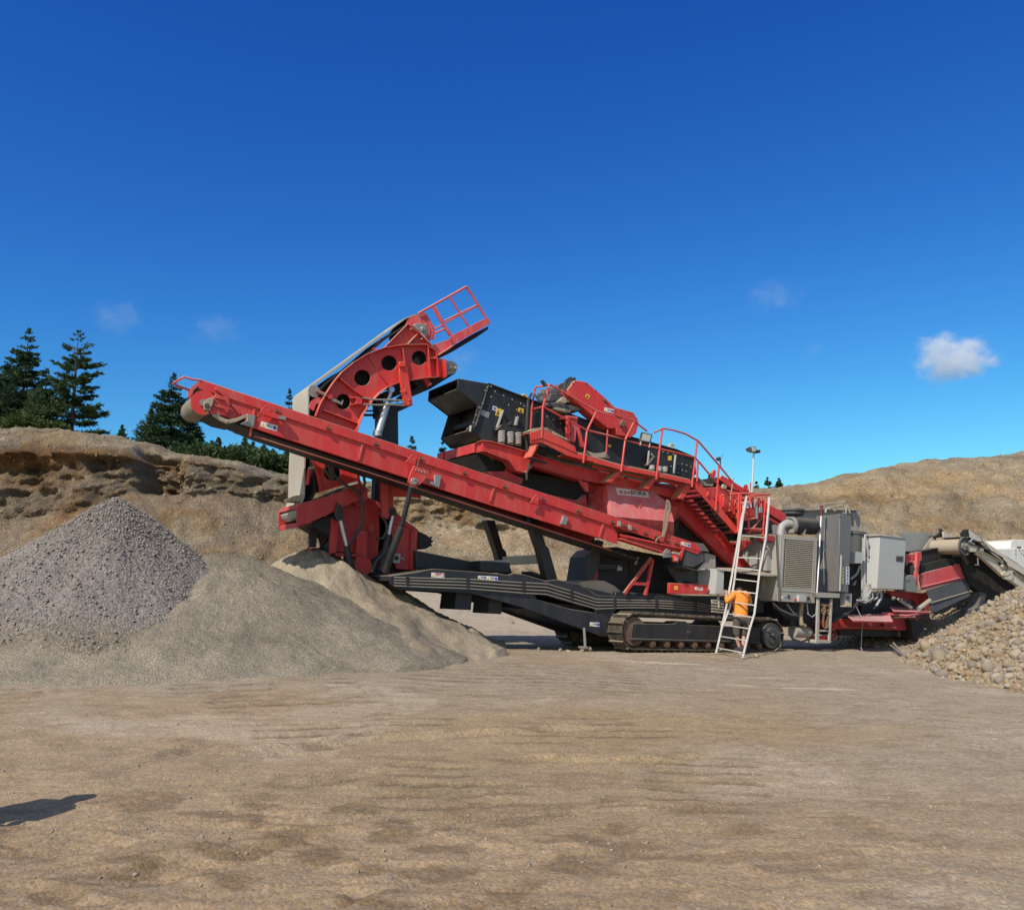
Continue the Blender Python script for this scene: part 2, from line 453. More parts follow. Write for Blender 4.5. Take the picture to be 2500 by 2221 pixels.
ground = fast_mesh('ground', np.stack([GX.ravel(), GY.ravel(), GZ.ravel()], 1), grid_faces(*GX.shape), None)
structure(ground)
def lerp(a, b, t): t = np.asarray(t)[..., None]; return np.asarray(a) * (1 - t) + np.asarray(b) * t
tan = np.array((.280, .216, .146)); grey = np.array((.282, .240, .185)); damp = np.array((.165, .112, .06)); pale = np.array((.43, .37, .30)); yell = np.array((.282, .207, .122))
n1 = fbm(GX * .22, GY * .3, seed=61, octv=4); n2 = fbm(GX * .9, GY * 1.3, seed=71, octv=4)
rgb = lerp(tan, grey, sstep(-.25, .3, n1 + .35 * n2 + .10 * np.clip((GX - 2.0) / 4, -1, 1.5)))
# the loaders' yellowish lane across the middle, greyer crushed gravel on the right
lane = np.exp(-((GX - 1.5) / 4.) ** 2) * np.exp(-((GY - 10.2 - .10 * GX) / 2.6) ** 2)
rgb = lerp(rgb, yell, np.clip(lane * .8 * (1 + n2), 0, .9))
rgb = lerp(rgb, grey * 1.05, sstep(3., 6.5, GX + .25 * (12 - GY) + n1 * 2) * (1 - sstep(20, 26, GY)) * .75)
rgb = lerp(rgb, pale, sstep(.22, .42, fbm(GX * .5 + 9, GY * .8, seed=81, octv=4)) * .3)
rgb = lerp(rgb, damp, np.clip(sstep(.12, .36, fbm(GX * .75, GY * 1.1 + 3, seed=91, octv=5)) * np.exp(-((GX + 1.0) / 1.7) ** 2) * (1 - sstep(6.0, 7.8, GY)) * .9, 0, 1))
for (px, py, rx, ry) in ((1740, 1985, .55, .22), (1835, 2046, .3, .12), (1960, 1990, .25, .1), (1660, 1960, .3, .1)):
    g = gp(px, py); rr = ((GX - g.x) / rx) ** 2 + ((GY - g.y) / ry) ** 2
    rgb = lerp(rgb, damp, sstep(.9, .2, rr + .9 * n2) * .75)
rgb = lerp(rgb, np.array((.262, .186, .118)), (1 - sstep(4.8, 9.5, GY + .8 * n2)) * (1 - sstep(.5, 4.5, GX)) * .6)
for (px, py, rx, ry) in ((1880, 1655, .7, .12), (2010, 1680, 1.0, .16), (1640, 1620, 1.2, .12)):
    g = gp(px, py); rr = ((GX - g.x) / rx) ** 2 + ((GY - g.y) / ry) ** 2
    rgb = lerp(rgb, np.array((.52, .47, .41)), sstep(1., .1, rr + .7 * n2) * .6)
rgb = lerp(rgb, np.array((.36, .315, .26)), sstep(23, 27, GY) * .7)
rgb = lerp(rgb, np.array((.125, .092, .058)), np.clip(MARK_SHADE * (.75 + .5 * n2), 0, 1) * .8)                                  # shadow lines of lug marks and ruts painted into the soil colour
rgb = lerp(rgb, np.array((.15, .108, .065)), edge * .42 * sstep(-.3, .2, n1))  # dark lines along the scarp edges paint in their small shadows
ck = sstep(.16, .34, fbm(GX * 2.6, GY * 4.6, seed=95, octv=4)) * fade
rgb = lerp(rgb, np.array((.145, .102, .06)), ck * (.25 + .5 * near))
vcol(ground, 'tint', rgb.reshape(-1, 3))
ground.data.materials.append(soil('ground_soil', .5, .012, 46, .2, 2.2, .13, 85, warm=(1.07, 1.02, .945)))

# ------------------------------------------------------------------ quarry bank behind
st = {-1500: [(1540, 30), (1290, 38), (1210, 39), (1090, 40), (1050, 43), (1020, 48)],
    -300: [(1505, 32), (1275, 40), (1195, 41), (1100, 41.6), (1060, 44.5), (1040, 50)],
    0: [(1500, 33), (1268, 40.5), (1190, 41.3), (1108, 42), (1062, 45), (1042, 50)],
    180: [(1500, 33), (1250, 41), (1180, 41.8), (1108, 42.4), (1064, 45.5), (1048, 50)],
    320: [(1500, 33), (1202, 42.5), (1165, 43), (1122, 43.5), (1088, 45.5), (1072, 50)],
    440: [(1490, 34), (1208, 43), (1175, 43.5), (1130, 44), (1112, 45.5), (1108, 50)],
    560: [(1485, 35), (1204, 44), (1180, 44.3), (1142, 45), (1130, 46.5), (1124, 50)],
    700: [(1480, 36), (1234, 45), (1215, 45.4), (1174, 46), (1162, 47.5), (1157, 51)],
    900: [(1470, 38), (1258, 46), (1225, 46.3), (1192, 46.8), (1182, 48), (1178, 52)],
    1100: [(1462, 39), (1288, 45.6), (1245, 46.1), (1203, 46.6), (1192, 48.5), (1187, 52)],
    1300: [(1458, 40), (1300, 45.6), (1250, 46.6), (1215, 48), (1200, 50), (1193, 53)],
    1500: [(1455, 40), (1345, 44), (1280, 46.5), (1230, 49), (1207, 51), (1196, 54)],
    1800: [(1455, 40), (1370, 43), (1300, 46), (1240, 49), (1212, 51.5), (1198, 55)],
    1920: [(1455, 40), (1370, 43), (1290, 46.3), (1225, 49.5), (1198, 52), (1188, 55)],
    2150: [(1455, 40), (1360, 43.5), (1280, 46.7), (1205, 50.2), (1162, 53), (1143, 56)],
    2260: [(1455, 40), (1355, 43.8), (1270, 47), (1190, 51), (1140, 54), (1121, 57)],
    2390: [(1455, 40), (1350, 44), (1270, 47), (1190, 51), (1138, 54), (1119, 57)],
    2500: [(1455, 40), (1345, 44), (1262, 47), (1180, 51), (1124, 54.5), (1100, 58)],
    4200: [(1450, 40), (1320, 45), (1240, 48), (1150, 52), (1080, 57), (1050, 62)]}
sx = np.array(sorted(st)); SP = np.array([st[k] for k in sx], float)
bx = np.concatenate([np.arange(-1450, -60, 22.), np.arange(-60, 2560, 5.5), np.arange(2560, 4150, 22.)])
BY = np.stack([np.interp(bx, sx, SP[:, k, 0]) for k in range(6)]); BZd = np.stack([np.interp(bx, sx, SP[:, k, 1]) for k in range(6)])
def ray_np(px, py, Y):
    dx = (px - 1250) / F; dv = (1110.5 - py) / F
    ry = FWD.y + UPV.y * dv; rz = FWD.z + UPV.z * dv
    t = Y / ry
    return dx * t, rz * t + EYE.z
kx, kz = ray_np(bx[None, :], BY, BZd)             # control rows (6, n)
ctl = np.stack([kx, BZd, kz], -1)
skirt = ctl[0] + np.array((0, -3.5, -1.6))
sub = [6, 34, 14, 18, 12, 12]
rows = []; mrow = []
pts = [skirt] + [ctl[k] for k in range(6)]
for k, nsub in enumerate(sub):
    for i in range(nsub): rows.append(pts[k] + (pts[k + 1] - pts[k]) * i / nsub); mrow.append(k + i / nsub)
rows.append(pts[6]); mrow.append(6.)
for ext in (1.5, 4, 10, 22, 60, 160, 500):
    r = pts[6].copy(); r[:, 1] += ext; r[:, 0] *= (r[:, 1] / pts[6][:, 1]); rows.append(r); mrow.append(6. + min(1, ext / 4))
Rw = np.stack(rows); mr = np.array(mrow)[:, None] * np.ones(len(bx))
X0, Y0, Z0 = Rw[..., 0], Rw[..., 1], Rw[..., 2]
pxg = bx[None, :] * np.ones_like(X0)
cliffw = 1 - sstep(1150, 1500, pxg)                                     # cliff on the left and middle, plain talus on the right
cl = sstep(1.85, 2.2, mr) * (1 - sstep(4.0, 4.7, mr)) * cliffw
tal = sstep(.9, 1.3, mr) * (1 - sstep(5.6, 6.2, mr))
d = .5 * fbm(X0 * .35, Z0 * .5, Y0 * .3, seed=101, octv=3) + (.30 * cl + .09 + .12 * (1 - cliffw)) * (1 - np.abs(fbm(X0 * .75, Z0 * .95, Y0 * .5, seed=107, octv=4)) * 2.5) + .16 * fbm(X0 * 1.7, Z0 * 1.7, seed=111, octv=4)
strat = vnoise(Z0 * 2.4 + .5 * fbm(X0 * .25, Z0 * 0, seed=5), X0 * .12, seed=121)
d = d * tal + cl * (.30 * strat + .35 * np.abs(fbm(X0 * .8, Z0 * .35, seed=131, octv=3)) + .22 * fbm(X0 * 2.2, Z0 * 2.6, seed=133, octv=4))
# undercut ledge under the crest and the deep scoop left of the long conveyor
rec = sstep(322, 338, pxg + 6 * vnoise(Z0 * 1.5, X0 * 0, seed=9)) * (1 - sstep(385, 470, pxg)) * sstep(1.95, 2.2, mr) * (1 - sstep(4.35, 5.2, mr))
rec2 = (1 - sstep(60, 110, pxg)) * sstep(2.9, 3.1, mr) * (1 - sstep(3.9, 4.1, mr)) * .5
d = d - 2.6 * rec - .5 * rec2 - .5 * cl * sstep(3.2, 3.6, mr) * (1 - sstep(3.7, 4., mr)) * (pxg < 330)
gul = vnoise(X0 * .55 + .3 * Z0, Z0 * .08, seed=141)
d = d + (1 - cliffw) * tal * (.22 * gul + .5 * fbm(X0 * .14, Z0 * .2, seed=143, octv=3))
nz = .25 * tal * fbm(X0 * .9, Y0 * .9, seed=151, octv=3) * (1 - cl)
crestn = sstep(5.2, 5.9, mr) * (1 - sstep(6.05, 6.6, mr)) * .22 * fbm(X0 * .8, Y0 * 0, seed=161, octv=4)
Yb = Y0 - d; Zb = Z0 + nz + crestn + .25 * d * (1 - cl)
tk_ = np.clip(cl + .3 + .5 * (1 - cliffw), 0, 1)
rg_ = tk_ * (1 - np.abs(fbm(X0 * 1.6, Z0 * 2.2, Y0 * 1.2, seed=173, octv=4)) * 2.6) * tal
Yb = Yb - .2 * rg_ * (.5 + .8 * (1 - sstep(1000, 1800, pxg)))
Zb += .09 * tal * fbm(X0 * 4, Z0 * 4, Y0 * 4, seed=171, octv=3)
bank = fast_mesh('quarry_bank', np.stack([X0.ravel(), Yb.ravel(), Zb.ravel()], 1), grid_faces(*X0.shape), None)
structure(bank)
c_t = np.array((.36, .265, .155)); c_g = np.array((.355, .30, .215)); c_d = np.array((.215, .142, .078)); c_o = np.array((.36, .195, .075)); c_p = np.array((.47, .415, .325))
nb = fbm(X0 * .3, Z0 * .55, seed=181, octv=4); nb2 = fbm(X0 * 1.4, Z0 * 2., seed=191, octv=4)
rgb = lerp(c_t, c_g, sstep(-.25, .3, nb + .3 * nb2))
rgb = lerp(rgb, c_d * .85, sstep(1.5, 2., mr) * (1 - sstep(4.0, 4.7, mr)) * cliffw * (.45 + .55 * sstep(-.45, .25, nb2 + strat * .5 + .1)) * .95 * (1 - sstep(650, 1000, pxg)))
rgb = lerp(rgb, c_o, np.clip(cl * sstep(.05, .45, strat + .25 * nb) * .55 * (1 - sstep(620, 900, pxg)), 0, 1))
ob = sstep(1.6, 1.9, mr) * (1 - sstep(2.1, 2.5, mr)) * sstep(-.1, .3, nb2 + nb) * (1 - sstep(1450, 1650, pxg))
rgb = lerp(rgb, c_o * 1.05, ob * .45)
rgb = lerp(rgb, c_p, np.exp(-((pxg - 1130) / 170) ** 2) * sstep(1.7, 2.1, mr) * (1 - sstep(4.2, 5, mr)) * .85 * sstep(-.5, .1, nb + nb2 * .5))
rgb = lerp(rgb, c_g * 1.02, sstep(4.3, 5, mr) * (1 - sstep(6, 6.5, mr)) * .6)
rgb = lerp(rgb, np.array((.42, .33, .21)), sstep(.15, .4, gul) * (1 - cliffw) * .45)
rgb = lerp(rgb, np.array((.10, .105, .045)), sstep(6.3, 7, mr) * .85)
dk = sstep(.0, .35, fbm(X0 * .55, Z0 * 1.1, seed=195, octv=5)) * tal
rgb = lerp(rgb, rgb * np.array((.62, .57, .5)), dk * .75)
rgb = lerp(rgb, np.array((.30, .27, .225)), sstep(.05, .35, fbm(X0 * .4 + 7, Z0 * .7, seed=197, octv=5)) * .5)
rgb = rgb * (.62 + .22 * sstep(700, 1900, pxg) + .10 * (1 - cl) * (1 - sstep(1500, 1900, pxg)))[..., None]
vcol(bank, 'tint', rgb.reshape(-1, 3))
bank.data.materials.append(soil('bank_soil', .85, .09, 12, .24, .9, .26, 22, warm=(1.04, .97, .885)))
crest_x = bx; crest_z = Rw[sum(sub), :, 2]
def plateau(px): return float(np.interp(px, bx, crest_z))

# ------------------------------------------------------------------ stones: shared shapes
def ico(sub):
    bm = bmesh.new(); bmesh.ops.create_icosphere(bm, subdivisions=sub, radius=1)
    v = np.array([x.co[:] for x in bm.verts]); f = np.array([[q.index for q in x.verts] for x in bm.faces]); bm.free(); return v, f
IC1, IC2, IC3 = ico(1), ico(2), ico(3)
def stone_shape(base, seed, cut=.5):
    v, f = base; r = np.random.default_rng(seed)
    v = v * (1 + .22 * fbm(v[:, 0] * 1.1 + seed, v[:, 1] * 1.1, v[:, 2] * 1.1, seed=seed, octv=2)[:, None])
    for _ in range(5):                                                  # worn flats
        n = r.normal(size=3); n /= np.linalg.norm(n); hgt = r.uniform(.62, .95)
        dd = v @ n - hgt; v = v - n * (np.maximum(dd, 0) * .8)[:, None]
    return v * np.array((1., r.uniform(.65, .95), r.uniform(.5, .8))), f
def rotm(r, n, tilt=1.):
    q = r.normal(size=(n, 4)); q[:, 1:3] *= tilt; q /= np.linalg.norm(q, axis=1)[:, None]
    w, x, y, z = q.T
    return np.stack([1 - 2 * (y * y + z * z), 2 * (x * y - z * w), 2 * (x * z + y * w), 2 * (x * y + z * w), 1 - 2 * (x * x + z * z), 2 * (y * z - x * w),
                     2 * (x * z - y * w), 2 * (y * z + x * w), 1 - 2 * (x * x + y * y)], -1).reshape(n, 3, 3)
def scatter(name, P, R, mat, base=IC1, nvar=10, seed=0, tilt=.5):
    r = np.random.default_rng(seed); Vs = []; Fs = []; o = 0
    shapes = [stone_shape(base, seed * 31 + k) for k in range(nvar)]
    rot = rotm(r, len(P), tilt); idx = r.integers(0, nvar, len(P))
    for k in range(nvar):
        sel = np.where(idx == k)[0]
        if not len(sel): continue
        v, f = shapes[k]
        vv = np.einsum('nij,vj->nvi', rot[sel], v) * R[sel][:, None, None] + P[sel][:, None, :]
        Vs.append(vv.reshape(-1, 3)); Fs.append((f[None] + (np.arange(len(sel)) * len(v))[:, None, None] + o).reshape(-1, 3)); o += len(sel) * len(v)
    return fast_mesh(name, np.concatenate(Vs), np.concatenate(Fs), mat, True)
def stonemat(name, island, dull=1., cols=None):
    m, nt, b = newmat(name)
    geo = nd(nt, 'ShaderNodeNewGeometry'); oi = nd(nt, 'ShaderNodeObjectInfo')
    rnd = geo.outputs['Random Per Island'] if island else oi.outputs['Random']
    cr = nd(nt, 'ShaderNodeValToRGB'); nt.links.new(rnd, cr.inputs[0])
    cols = cols or [(.20, .175, .145), (.31, .24, .155), (.26, .235, .205), (.36, .30, .22), (.24, .145, .085), (.35, .315, .27), (.165, .15, .14), (.30, .215, .12)]
    e = cr.color_ramp.elements
    while len(e) < len(cols): e.new(.5)
    for k, c in enumerate(cols): e[k].position = k / len(cols); e[k].color = (*[x * dull for x in c], 1)
    cr.color_ramp.interpolation = 'CONSTANT'
    pos = geo.outputs['Position']
    n = noise(nt, 11, 5, .65, pos); n2 = noise(nt, 2.2, 4, .6, pos)
    c = mixc(nt, mrange(nt, n.outputs[0], .35, .7, 0, .4), cr.outputs[0], (.20, .16, .12))
    c = mixc(nt, mrange(nt, n2.outputs[0], .42, .62, .1, .75 if len(cols) > 4 else .2), c, (.29, .225, .148))        # dust and clay clinging to the stones
    nt.links.new(c, b.inputs['Base Color']); b.inputs['Roughness'].default_value = .9
    bp = nd(nt, 'ShaderNodeBump'); bp.inputs['Strength'].default_value = .35; bp.inputs['Distance'].default_value = .02
    nt.links.new(n.outputs[0], bp.inputs['Height']); nt.links.new(bp.outputs[0], b.inputs['Normal'])
    return m
ST_I = stonemat('loose_stone', True); ST_O = stonemat('cobble_stone', False)
# stones sticking out of the bank
r = np.random.default_rng(5)
flatP = np.stack([X0, Yb, Zb], -1)
ii = r.integers(8, sum(sub) + 1, 15000); jj = r.integers(60, 560, 15000)
keep = r.random(15000) < (.35 + .65 * sstep(-.2, .3, fbm(X0[ii, jj] * .5, Z0[ii, jj] * .5, seed=7)))
ii, jj = ii[keep], jj[keep]
scatter('bank_stones', flatP[ii, jj] + np.array((0, .02, 0)), .015 + .10 * r.random(len(ii)) ** 5, stonemat('bank_stone', True, .55), IC1, 6, 3)['kind'] = 'stuff'
# pebbles strewn over the floor
n = 9000; Yp = 3.6 + 22 * r.random(n) ** 1.5; Xp = (r.random(n) * 2 - 1) * .75 * Yp
kp = r.random(n) < .25 + .75 * sstep(-.1, .35, fbm(Xp * .5, Yp * .5, seed=17, octv=3)); Xp, Yp = Xp[kp], Yp[kp]
from bisect import bisect
def gz_at(X, Y):
    i = np.clip(np.searchsorted(gx, X) - 1, 0, len(gx) - 2); j = np.clip(np.searchsorted(gy, Y) - 1, 0, len(gy) - 2)
    fx = (X - gx[i]) / (gx[i + 1] - gx[i]); fy = (Y - gy[j]) / (gy[j + 1] - gy[j])
    return (GZ[j, i] * (1 - fx) + GZ[j, i + 1] * fx) * (1 - fy) + (GZ[j + 1, i] * (1 - fx) + GZ[j + 1, i + 1] * fx) * fy
scatter('pebbles', np.stack([Xp, Yp, gz_at(Xp, Yp) + .002], 1), .004 + .018 * r.random(len(Xp)) ** 4, stonemat('pebble_stone', True, .85), IC1, 6, 9)['kind'] = 'stuff'

# ------------------------------------------------------------------ heaps of screened material
def heap(name, cx, cy, H, Rf, label, cat, colA, colB, mat, step=.05, pw=1., grain=.02, lump=.08, seed=0, rnd=.05, blotch=None, bsc=.45, low=None):
    Rmax = max(Rf(t) for t in np.linspace(0, 6.283, 90)); nr = int(Rmax / step); na = int(2 * math.pi * Rmax * .62 / step)
    rho = (np.arange(nr + 1) / nr)[:, None] ** .9; th = (np.arange(na) / na * 2 * math.pi)[None, :]
    Rt = np.array([Rf(t) for t in th[0]])[None, :]
    Rt = Rt * (1 + .05 * vnoise(np.cos(th) * 2.2 + seed, np.sin(th) * 2.2, seed=seed))
    X = cx + rho * 1.06 * Rt * np.cos(th); Y = cy + rho * 1.06 * Rt * np.sin(th); q = rho * 1.06
    h = H * (1 - (np.sqrt(q * q + rnd * rnd) - rnd) / (math.sqrt(1 + rnd * rnd) - rnd))
    h = H * np.sign(h) * np.abs(h / H) ** pw
    g = np.random.default_rng(seed)
    h = h + np.minimum(1, q * 4) * lump * fbm(X * .8, Y * .8, seed=seed + 1, octv=4) * 2 + grain * (g.random(X.shape) - .5) * 2
    h = h + .35 * lump * fbm(X * 4, Y * 4, seed=seed + 3, octv=3)
    # little slides of material down the flanks
    h = h - np.minimum(1, q * 3) * lump * .6 * vnoise(np.cos(th) * 5 + 0 * q, np.sin(th) * 5 + 0 * q, q * 2.2, seed=seed + 4)
    Z = zg(X, Y) + np.where(q > 1, -.12, h)
    V = np.stack([X, Y, Z], -1).reshape(-1, 3)
    o = fast_mesh(name, V, grid_faces(nr + 1, na, True), mat)
    tag(o, label, cat, 'heaps of gravel and sand')
    mm = sstep(-.2, .3, fbm(X * bsc, Y * bsc, Z * bsc, seed=seed + 7, octv=4))
    if blotch: mm = np.clip(mm * .5 + blotch(X, Y, Z), 0, 1)
    cc = lerp(colA, colB, mm)
    if low is not None: cc = lerp(cc, low, sstep(.95, .35, h + .25 * fbm(X * 1.2, Y * 1.2, seed=seed + 9)) * .9)
    vcol(o, 'tint', cc.reshape(-1, 3))
    return o
gravm = soil('gravel_heap', .9, .04, 27, .26, 1.4, .14, 60, warm=(1., .97, .95))
finem = soil('fine_gravel_heap', .8, .025, 40, .24, 1.6, .16, 80)
sandm = soil('sand_heap', .7, .02, 48, .2, 1.2, .16, 60)
p1 = atY(287, 1226, 17.0)
heap('gravel_heap', p1.x, 17.0, p1.z - zg1(p1.x, 17) + .05, lambda t: 4.1 + .55 * max(0, -math.cos(t)) - .35 * max(0, -math.sin(t)), 'large cone of coarse grey violet gravel at the far left', 'gravel heap',
     (.24, .215, .20), (.335, .305, .283), gravm, .045, 1., .03, .06, 201, .03, blotch=lambda X, Y, Z: np.exp(-((X + 9.1) / .8) ** 2) * sstep(.2, .8, fbm(X * .9, Z * 1.2, seed=4) + .6) * .8 - .3, low=(.25, .21, .155))
def stones_on(o, n, lo, hi, seed, mat, name):
    g = np.random.default_rng(seed); co = np.empty(len(o.data.vertices) * 3, np.float32); o.data.vertices.foreach_get('co', co); co = co.reshape(-1, 3)
    co = co[co[:, 2] > zg(co[:, 0], co[:, 1]) - .03]
    k = g.integers(0, len(co), n); P = co[k] + g.normal(size=(n, 3)) * np.array((.03, .03, 0)) - np.array((0, 0, .006))
    scatter(name, P, lo + (hi - lo) * g.random(n) ** 3, mat, IC1, 8, seed)['kind'] = 'stuff'
GRV = stonemat('gravel_stone', True, 1., [(.225, .203, .19), (.275, .25, .235), (.32, .294, .276), (.25, .226, .214)])
stones_on(bpy.data.objects['gravel_heap'], 26000, .010, .034, 31, GRV, 'coarse_gravel')
p2 = atY(560, 1358, 18.0)
heap('gravel_heap', p2.x + .1, 18.0, p2.z - zg1(p2.x, 18.0) + .08, lambda t: 4.15 + .7 * max(0, math.cos(t + .9)) - .3 * max(0, -math.cos(t)) + 1.7 * math.exp(-((t - 4.12) / .42) ** 2), 'low broad heap of fine grey brown gravel in front of the other heaps', 'gravel heap',
     (.212, .188, .158), (.268, .238, .198), finem, .045, 1.1, .013, .08, 221, .12)
p3 = atY(770, 1350, 19.9)
heap('sand_heap', p3.x, 19.8, p3.z - zg1(p3.x, 19.9) + .12, lambda t: 3.5 + 1.15 * max(0, math.cos(t + .45)), 'pale heap of fine sand under the lower end of the machine', 'sand heap',
     (.262, .224, .176), (.322, .278, .222), sandm, .05, 1.12, .014, .17, 241, .10)

# ------------------------------------------------------------------ cobble mounds
def mound1(X, Y): return 5.2 * (1 - np.sqrt(((X - 15.5) / 7) ** 2 + ((Y - 17) / 10) ** 2 + .003))
def mound2(X, Y): return 1.8 * (1 - np.sqrt(((X - 15.2) / 6.0) ** 2 + ((Y - 31.5) / 5.5) ** 2 + .003))
def mz(X, Y):
    nn = .18 * fbm(X * .7, Y * .7, seed=301, octv=4)
    return zg(X, Y) + np.maximum(np.maximum(mound1(X, Y), mound2(X, Y)) + nn, -.15)
mx_, my_ = np.meshgrid(np.arange(7.6, 24, .09), np.arange(6, 38, .09))
MZ = mz(mx_, my_) + .03 * fbm(mx_ * 5, my_ * 5, seed=305, octv=3)
mound = fast_mesh('cobble_heap', np.stack([mx_.ravel(), my_.ravel(), MZ.ravel()], 1), grid_faces(*mx_.shape), soil('cobble_heap_soil', .8, .05, 14, .3, 1.2, .2, 40))
tag(mound, 'big sandy heap holding rounded cobbles at the right edge', 'stone heap', 'heaps of gravel and sand')
vcol(mound, 'tint', lerp((.33, .255, .16), (.37, .31, .23), sstep(-.3, .3, fbm(mx_ * .6, my_ * .6, seed=307))).reshape(-1, 3))
r = np.random.default_rng(77)
def cob_sample(n, xr, yr, minm=-.04):
    X = xr[0] + (xr[1] - xr[0]) * r.random(n); Y = yr[0] + (yr[1] - yr[0]) * r.random(n)
    h = np.maximum(mound1(X, Y), mound2(X, Y)) + .18 * fbm(X * .7, Y * .7, seed=301, octv=4)
    k = h > minm - .45 * r.random(n) ** 4; return X[k], Y[k], h[k]
X, Y, h = cob_sample(30000, (7.9, 15.5), (11, 32))
band = np.exp(-((h - 1.05) / .25) ** 2) * (Y < 25)                      # a sandy band along the shoulder is nearly bare
k = r.random(len(X)) < np.where(Y > 25, .8, 1) * (1 - .85 * band) * (.55 + .45 * sstep(-.3, .2, fbm(X * .8, Y * .8, seed=311)))
X, Y, h = X[k], Y[k], h[k]
R = .022 + .07 * r.random(len(X)) ** 2.6
scatter('cobbles', np.stack([X, Y, mz(X, Y) + R * .25], 1), R, ST_I, IC1, 14, 13)['kind'] = 'stuff'
variants = []
for k in range(9):
    v, f = stone_shape(IC3, 900 + k); o = fast_mesh('cobble', v, f, ST_O); variants.append(o)
def place_stone(x, y, z, rad, label, group, k, cat='stone', name=None):
    o = variants[k]
    if o.get('label'): o = o.copy(); COL.objects.link(o)
    o.location = (x, y, z); o.scale = (rad, rad, rad); o.rotation_euler = (r.normal() * .35, r.normal() * .35, r.random() * 6.28)
    return tag(o, label, cat, group)
sx_, sy_, sh_ = cob_sample(9000, (7.9, 14), (11.5, 23.5), -.1)
cnt = 0
front = np.argsort(sy_ + r.random(len(sy_)) * 6)
used = []
for i in front:
    if cnt >= 270: break
    q = project((sx_[i], sy_[i], float(mz(sx_[i:i + 1], sy_[i:i + 1])[0])))
    if not (-10 < q[0] < 2510 and q[1] < 2221) or sh_[i] > 1.5: continue
    rad = (.06 + .11 * r.random() ** 2.2) * (1.1 - .3 * min(1, max(0, sh_[i])))
    if any((sx_[i] - a) ** 2 + (sy_[i] - b) ** 2 < ((rad + c) * .72) ** 2 for a, b, c in used): continue
    used.append((sx_[i], sy_[i], rad))
    place_stone(sx_[i], sy_[i], float(mz(sx_[i:i + 1], sy_[i:i + 1])[0]) + rad * .12, rad, 'rounded beige or grey cobble lying in the heap at the right edge', 'cobbles of the right heap', cnt % 9)
    cnt += 1
def at_ground(px, py): return gp(px, py)
for px, py, rad, lab in ((2263, 1612, .24, 'rust brown angular block at the foot of the cobble heap'), (2296, 1626, .27, 'pale tan slab leaning on the rust brown block'),
                         (2490, 1592, .42, 'largest tan boulder of the cobble heap at the right edge')):
    g = gp(px, py + 12)
    zz = float(mz(np.array([g.x]), np.array([g.y]))[0])
    place_stone(g.x, g.y, zz + rad * .1, rad, lab, None, r.integers(0, 9), 'boulder')
for k, (px, py) in enumerate(((1316, 1588), (1368, 1589), (1388, 1594), (1421, 1592), (1437, 1588), (1846, 1603), (1250, 1524))):
    g = gp(px, py); rad = (.06, .06, .08, .07, .09, .07, .10)[k]
    place_stone(g.x, g.y, g.z + rad * .4, rad, ('small pale stone lying on the ground left of the crawler track', 'rounded stone beside the foot of the white ladder', 'pale stone in the sunlit gap under the black frame')[0 if k < 5 else k - 4],
                'stones left of the track' if k < 5 else None, k)
# ================================================================== VEGETATION
def leafmat(name, c1, c2, c3):
    m, nt, b = newmat(name)
    geo = nd(nt, 'ShaderNodeNewGeometry')
    cr = nd(nt, 'ShaderNodeValToRGB'); nt.links.new(geo.outputs['Random Per Island'], cr.inputs[0])
    e = cr.color_ramp.elements; e[0].color = (*c1, 1); e[1].color = (*c3, 1); x = e.new(.5); x.color = (*c2, 1)
    n = noise(nt, .8, 3, .6, geo.outputs['Position'])
    c = mixc(nt, mrange(nt, n.outputs[0], .4, .65, 0, .6), cr.outputs[0], c1)
    nt.links.new(c, b.inputs['Base Color']); b.inputs['Roughness'].default_value = .7
    b.inputs['Specular IOR Level'].default_value = .25
    tr = nd(nt, 'ShaderNodeBsdfTranslucent'); nt.links.new(c, tr.inputs[0])
    mx = nd(nt, 'ShaderNodeMixShader'); mx.inputs[0].default_value = .22
    nt.links.new(b.outputs[0], mx.inputs[1]); nt.links.new(tr.outputs[0], mx.inputs[2])
    nt.links.new(mx.outputs[0], nt.nodes['Material Output'].inputs['Surface'])
    return m
NEEDLE = leafmat('spruce_needles', (.026, .052, .026), (.045, .085, .038), (.07, .12, .045))
NEEDLE2 = leafmat('pine_needles', (.038, .07, .03), (.065, .11, .042), (.10, .15, .05))
LEAF = leafmat('birch_leaves', (.045, .075, .02), (.075, .115, .03), (.11, .15, .045))
BARK = flat('bark', (.11, .065, .04), .9)
def spray(P, Dv, n, ln, wd, r, spread=.9, droop=.0, flatz=1.):
    """n thin needle tufts (each one quad) growing from points P with main direction Dv"""
    k = len(P); base = np.repeat(P, n, 0); dv = np.repeat(Dv, n, 0)
    jit = spread * r.normal(size=dv.shape); jit[:, 2] *= flatz; d = dv + jit; d[:, 2] -= droop; d /= np.linalg.norm(d, axis=1)[:, None]
    s = np.cross(d, r.normal(size=d.shape)); s /= np.linalg.norm(s, axis=1)[:, None] + 1e-9
    L = (ln * (.55 + .9 * r.random(len(d))))[:, None]; W = wd * (.6 + .8 * r.random(len(d)))[:, None]
    base = base + r.normal(size=base.shape) * ln * .18 * np.array((1, 1, flatz))
    q = np.stack([base - s * W * .35, base + s * W * .35, base + d * L * .65 + s * W, base + d * L, base + d * L * .65 - s * W], 1)
    return q
def poly_obj(name, q, mat, parent):
    n, k, _ = q.shape
    o = fast_mesh(name, q.reshape(-1, 3), np.arange(n * k).reshape(n, k), mat, False)
    o.parent = parent
    return o
